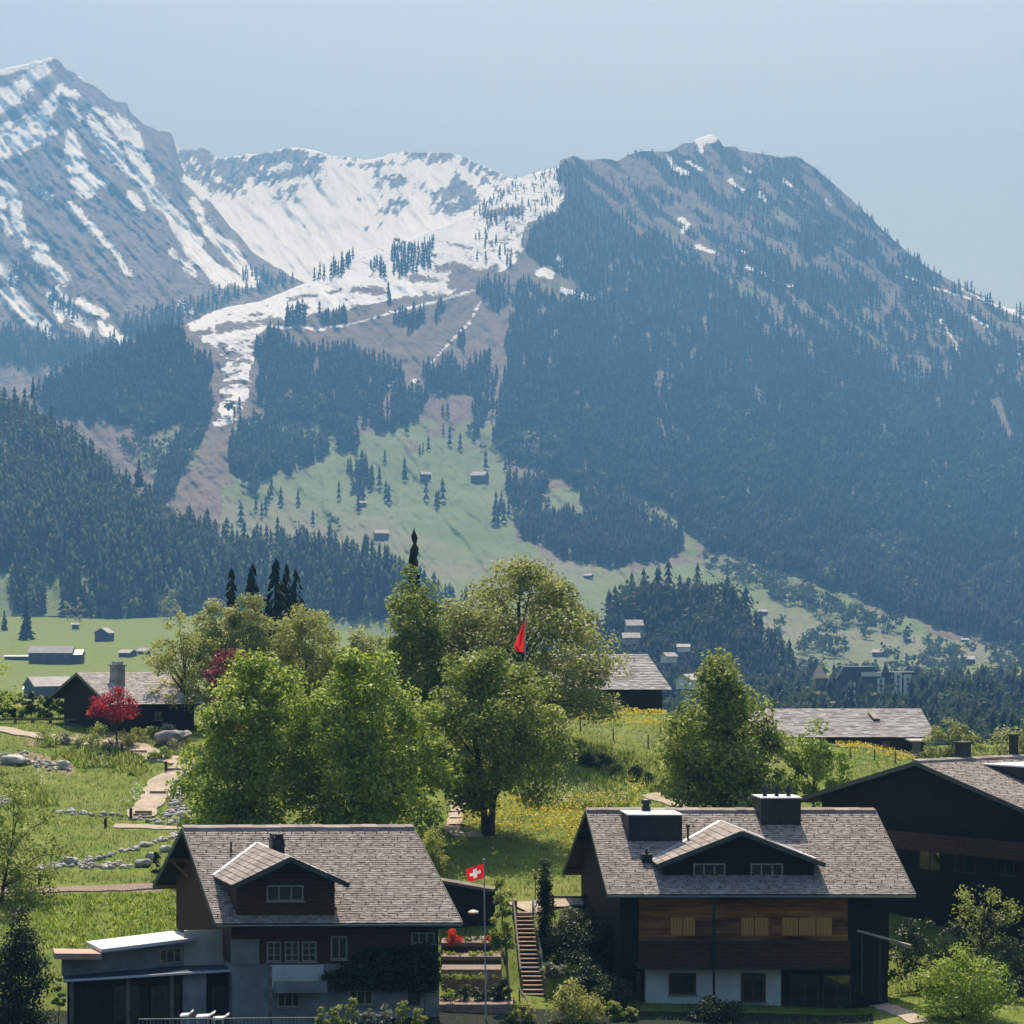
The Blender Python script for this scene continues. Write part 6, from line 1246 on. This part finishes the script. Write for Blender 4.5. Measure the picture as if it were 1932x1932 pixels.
# ------------------------------------------------------------------ climbing plants on the left chalet
def vine(name, label, F, yw, poly, n, lf_, seed):
    rg = np.random.RandomState(seed); v = []; P_ = np.array(poly); x0_, y0_ = P_.min(0); x1_, y1_ = P_.max(0); pts = []
    while len(pts) < n//14:
        a_, c_ = rg.uniform(x0_, x1_), rg.uniform(y0_, y1_)
        if inpoly(np.array([a_]), np.array([c_]), poly)[0]: x_, z_ = onwall(F, yw-.15, a_, c_); pts.append(F(x_, yw-.15-rg.uniform(0, .2), z_))
    v, f, r_ = leafquads(np.array([tuple(p) for p in pts]), np.full(len(pts), .3), n, .13, rg); o0 = pts[0]
    return tag(link(name, npmesh(name, v-np.array(o0), f, [M[lf_]], {'rnd': r_}), None, o0), label, 'climbing plant')
vine('ivy', 'dark ivy covering the right half of the left chalet front', FL, lwy, [(652, 1822), (672, 1800), (700, 1792), (760, 1784), (812, 1782), (828, 1800), (828, 1858), (800, 1872), (740, 1868), (690, 1864), (630, 1862), (616, 1836)], 7500, 'leaf_dark', 1)
vine('ivy', 'small ivy strip on the annex gable wall corner', FL, lwy, [(600, 1836), (660, 1838), (690, 1858), (620, 1870)], 500, 'leaf_dark', 2)

# ------------------------------------------------------------------ rocks
def rock_mesh(sub, seed):
    import bmesh
    bm = bmesh.new(); bmesh.ops.create_icosphere(bm, subdivisions=sub, radius=1.0); rg = random.Random(seed); o = [Vector((rg.uniform(-9, 9), rg.uniform(-9, 9), rg.uniform(-9, 9))) for _ in range(3)]
    from mathutils import noise
    cuts = [Vector((rg.gauss(0, 1), rg.gauss(0, 1), rg.gauss(0, 1))).normalized() for _ in range(7)]
    for v in bm.verts:
        p = v.co.copy(); 
        for c in cuts:
            d = p.dot(c)-.62
            if d > 0: p -= c*d*.9
        v.co = p*(1+.34*noise.noise(p*1.7+o[0])+.22*noise.noise(p*4+o[1])+.10*noise.noise(p*9+o[2]))
    v = np.array([tuple(x.co) for x in bm.verts]); f = np.array([[q.index for q in t.verts] for t in bm.faces]); bm.free(); return v, f
RK = [rock_mesh(1, i) for i in range(5)]; RK2 = [rock_mesh(3, 50+i) for i in range(4)]
def rubble(name, label, strokes, n, smin, smax, seed):
    rg = np.random.RandomState(seed); pos = []
    while len(pos) < n:
        r_, pts = strokes[rg.randint(len(strokes))]; i = rg.randint(len(pts)-1); t = rg.uniform(); vx = pts[i][0]+(pts[i+1][0]-pts[i][0])*t+rg.normal()*r_*.6; vy = pts[i][1]+(pts[i+1][1]-pts[i][1])*t+rg.normal()*r_*.45
        p = G(vx, vy); pos.append(p)
    pos = np.array([tuple(p) for p in pos]); vs, fs, rn = [], [], []; off = 0
    for p in pos:
        sv, sf = RK[rg.randint(5)]; s = rg.uniform(smin, smax)*rg.uniform(.7, 1.2); a = rg.uniform(0, 6.28); q = sv*[s*1.25, s*.9, s*.62]; x = q[:, 0]*math.cos(a)-q[:, 1]*math.sin(a); y = q[:, 0]*math.sin(a)+q[:, 1]*math.cos(a)
        vs.append(np.stack([x, y, q[:, 2]], 1)+p+[0, 0, s*.2]); fs.append(sf+off); off += len(sv); rn.append(np.full(len(sv), rg.uniform()))
    return tag(link(name, npmesh(name, np.concatenate(vs), np.concatenate(fs), [M['stone']], {'rnd': np.concatenate(rn)})), label, 'stones', kind='stuff')
rubble('stone_rubble', 'pale stone rubble lining the garden terraces and the path', [(5, [(100, 1532), (160, 1536), (225, 1542), (300, 1552), (345, 1556)]), (4, [(150, 1632), (240, 1606), (300, 1588), (345, 1574)]), (6, [(70, 1640), (120, 1634), (180, 1636), (250, 1634)]), (12, [(345, 1478), (330, 1510), (345, 1548)]), (10, [(318, 1536), (352, 1556)]), (9, [(-20, 1424), (40, 1428), (80, 1444), (125, 1452)]), (6, [(-10, 1512), (20, 1516)])], 620, .10, .30, 3)
for i, (vx, vy, w_, h_, lb) in enumerate(((322, 1404, 84, 34, 'long smooth boulder sloping beside the small chalet'), (270, 1636, 32, 20, 'big pale boulder beside the left chalet gable'), (287, 1622, 26, 18, 'grey boulder behind the big pale boulder near the gable'), (131, 1630, 34, 20, 'jagged stone block on the middle garden terrace'), (348, 1552, 30, 26, 'reddish angular boulder behind the left chalet ridge end'), (312, 1608, 22, 18, 'dark boulder against the left chalet verge'), (28, 1440, 60, 22, 'dark rock outcrop on the upper left grass bank'), (120, 1448, 26, 20, 'grey rock at the right end of the upper outcrop'))):
    p = G(vx, vy); s = p.y*KK; sv, sf = RK2[i % 4]; v = sv*[w_*s/2, w_*s*.4, h_*s*.55]+[0, 0, h_*s*.3]
    if i == 0: v[:, 2] += v[:, 0]*.28
    tag(link('boulder', npmesh('boulder', v, sf, [M['stone']], {'rnd': np.full(len(v), .3+.1*i)}), None, p), lb, 'boulder')
for vx, vy in ((1085, 1474), (1100, 1483)):
    p = G(vx, vy); sv, sf = RK2[2]; tag(link('stepping_stone', npmesh('stepping_stone', sv*[.55, .5, .12], sf, [M['stone']], {'rnd': np.full(len(sv), .7)}), None, p+Vector((0, 0, .12))), 'flat pale stepping stone on the flowery bank, %s' % ('upper one' if vx < 1090 else 'lower one'), 'stone')

# ------------------------------------------------------------------ grass, herbs and blossoms on the near slope
def blades(name, label, n, zone_fn, hmin, hmax, wd, matn, seed, per=3, cat='grass', head=None):
    rg = np.random.RandomState(seed); Y = rg.uniform(103, 202, n*3); vx = rg.uniform(-90, 2020, n*3); X = (vx-W/2)*Y*KK; Z = gz(X, Y); vy = VH-Z/(Y*KK)
    k = (rg.uniform(size=n*3) < zone_fn(vx, vy, Y))
    X, Y, Z = X[k][:n], Y[k][:n], Z[k][:n]; m = len(X); vs = []
    if head is None:
        X, Y, Z = (np.repeat(q, per) for q in (X, Y, Z)); m = len(X); X = X+rg.normal(0, .10, m); Y = Y+rg.normal(0, .10, m); h = rg.uniform(hmin, hmax, m); a = rg.uniform(0, 6.28, m); w = wd*rg.uniform(.6, 1.4, m)
        dx, dy = np.cos(a)*w, np.sin(a)*w; lx, ly = rg.normal(0, .35, m)*h, rg.normal(0, .35, m)*h
        v = np.stack([np.stack([X-dx, Y-dy, Z-.03], 1), np.stack([X+dx, Y+dy, Z-.03], 1), np.stack([X+lx, Y+ly, Z+h], 1)], 1).reshape(-1, 3); f = np.arange(3*m).reshape(-1, 3); kk = 3
    else:
        h = rg.uniform(hmin, hmax, m); c = np.stack([X, Y, Z+h], 1); nr_ = rg.normal(size=(m, 3))*.7+[0, -.3, 1.0]; nr_ /= np.linalg.norm(nr_, axis=1)[:, None]; a = np.cross(nr_, [1, 0, 0]); a /= np.linalg.norm(a, axis=1)[:, None]; b = np.cross(nr_, a); s = (head*rg.uniform(.6, 1.4, m))[:, None]
        v = np.stack([c-a*s, c+b*s, c+a*s, c-b*s], 1).reshape(-1, 3); f = np.arange(4*m).reshape(-1, 4); kk = 4
    return tag(link(name, npmesh(name, v, f, [M[matn]], {'rnd': np.repeat(rg.uniform(0, 1, m), kk)})), label, cat, kind='stuff')
PATHS = [(7, [(-60, 1374), (10, 1380), (70, 1390), (150, 1402), (235, 1408), (262, 1412), (300, 1430), (352, 1442)]), (8, [(345, 1452), (318, 1468), (300, 1482), (296, 1500), (286, 1516), (268, 1545)]), (5, [(215, 1560), (345, 1565)]), (7, [(868, 1500), (858, 1552), (852, 1566), (912, 1577)]), (7, [(1226, 1500), (1310, 1527)]), (12, [(975, 1712), (1145, 1690)]), (8, [(0, 1682), (312, 1674)]), (14, [(960, 1720), (1030, 1880)]), (5, [(1618, 1884), (1735, 1932)])]
def z_grass(x, y, Y):
    d = seg_field(x, y, PATHS); return np.where(d > 0, 0, .75+fbm(x/30, y/14, 4)*.9)*np.where(Y < 112, .25, 1)
blades('grass_blades', 'rough green grass tufts on the garden slope', 60000, z_grass, .10, .26, .022, 'grassblade', 1)
LUSH = [[(60, 1690), (368, 1686), (350, 1760), (330, 1760), (160, 1790), (100, 1800), (60, 1760)]]
blades('ground_cover', 'dense leafy green ground cover below the reddish gravel bed', 14000, lambda x, y, Y: zone(x, y, LUSH)*1.0, .12, .32, .07, 'leaf_fresh', 2, 4, 'ground cover')
HERB = [[(110, 1420), (205, 1412), (275, 1430), (262, 1470), (200, 1450), (130, 1450)], [(990, 1430), (1075, 1452), (1190, 1490), (1185, 1528), (1000, 1530), (980, 1470)], [(1070, 1400), (1240, 1430), (1320, 1520), (1210, 1490), (1120, 1450)], [(60, 1470), (110, 1520), (0, 1530)]]
blades('herb_patch', 'taller dark herbs on the flowery bank', 34000, lambda x, y, Y: zone(x+fbm(x/20, y/9, 6)*60, y, HERB)*.8, .2, .65, .075, 'leaf_mid', 3, 4, 'herbs')
YEL = [[(860, 1510), (1000, 1508), (1190, 1500), (1210, 1520), (1110, 1530), (1090, 1640), (1060, 1600), (1040, 1576), (880, 1574)], [(1050, 1345), (1260, 1342), (1250, 1380), (1170, 1372), (1060, 1368)], [(1560, 1396), (1730, 1420), (1720, 1440), (1600, 1424)], [(-90, 1318), (140, 1312), (140, 1336), (-90, 1345)], [(1180, 1465), (1230, 1500), (1190, 1500)]]
def z_y(x, y, Y): return np.where(zone(x+fbm(x/16, y/8, 6)*30, y+fbm(x/16, y/8, 8)*16, YEL), np.where(Y > 165, .26, .50), .006)*(seg_field(x, y, PATHS) < 0)*(Y > 118)
blades('dandelions', 'yellow dandelions dotted over the meadow slope', 85000, z_y, .2, .38, .055, 'flower_y', 4, cat='flowers', head=.072)
WHT = [[(985, 1470), (1060, 1480), (1180, 1500), (1190, 1520), (1000, 1526)], [(255, 1484), (280, 1490), (262, 1515), (225, 1520)], [(180, 1420), (210, 1425), (200, 1452), (165, 1450)], [(60, 1440), (100, 1470), (70, 1500)]]
blades('white_blossoms', 'small white blossoms on the flowery bank and beside the path', 36000, lambda x, y, Y: zone(x+fbm(x/16, y/8, 2)*30, y, WHT)*.85, .18, .42, .06, 'flower_w', 5, cat='flowers', head=.055)

# ------------------------------------------------------------------ haze in the valley air
hm = bpy.data.materials.new('haze_air'); hm.use_nodes = True; hn = hm.node_tree
hn.nodes.remove(hn.nodes['Principled BSDF'])
pv_ = hn.nodes.new('ShaderNodeVolumePrincipled'); pv_.inputs['Color'].default_value = (*HAZE_COLOR, 1)
pv_.inputs['Absorption Color'].default_value = (.3, .3, .3, 1); pv_.inputs['Density'].default_value = HAZE_DENSITY; pv_.inputs['Anisotropy'].default_value = 0.0
hn.links.new(pv_.outputs[0], hn.nodes['Material Output'].inputs['Volume'])
hb = MB(); zs = [o.matrix_world.translation.z for o in COL.objects]
hb.box(WF, -14000, 14000, -960, 9800, -75, 2080)
tag(hb.build('haze', hm), 'pale blue summer haze filling the valley air', 'haze', kind='stuff')
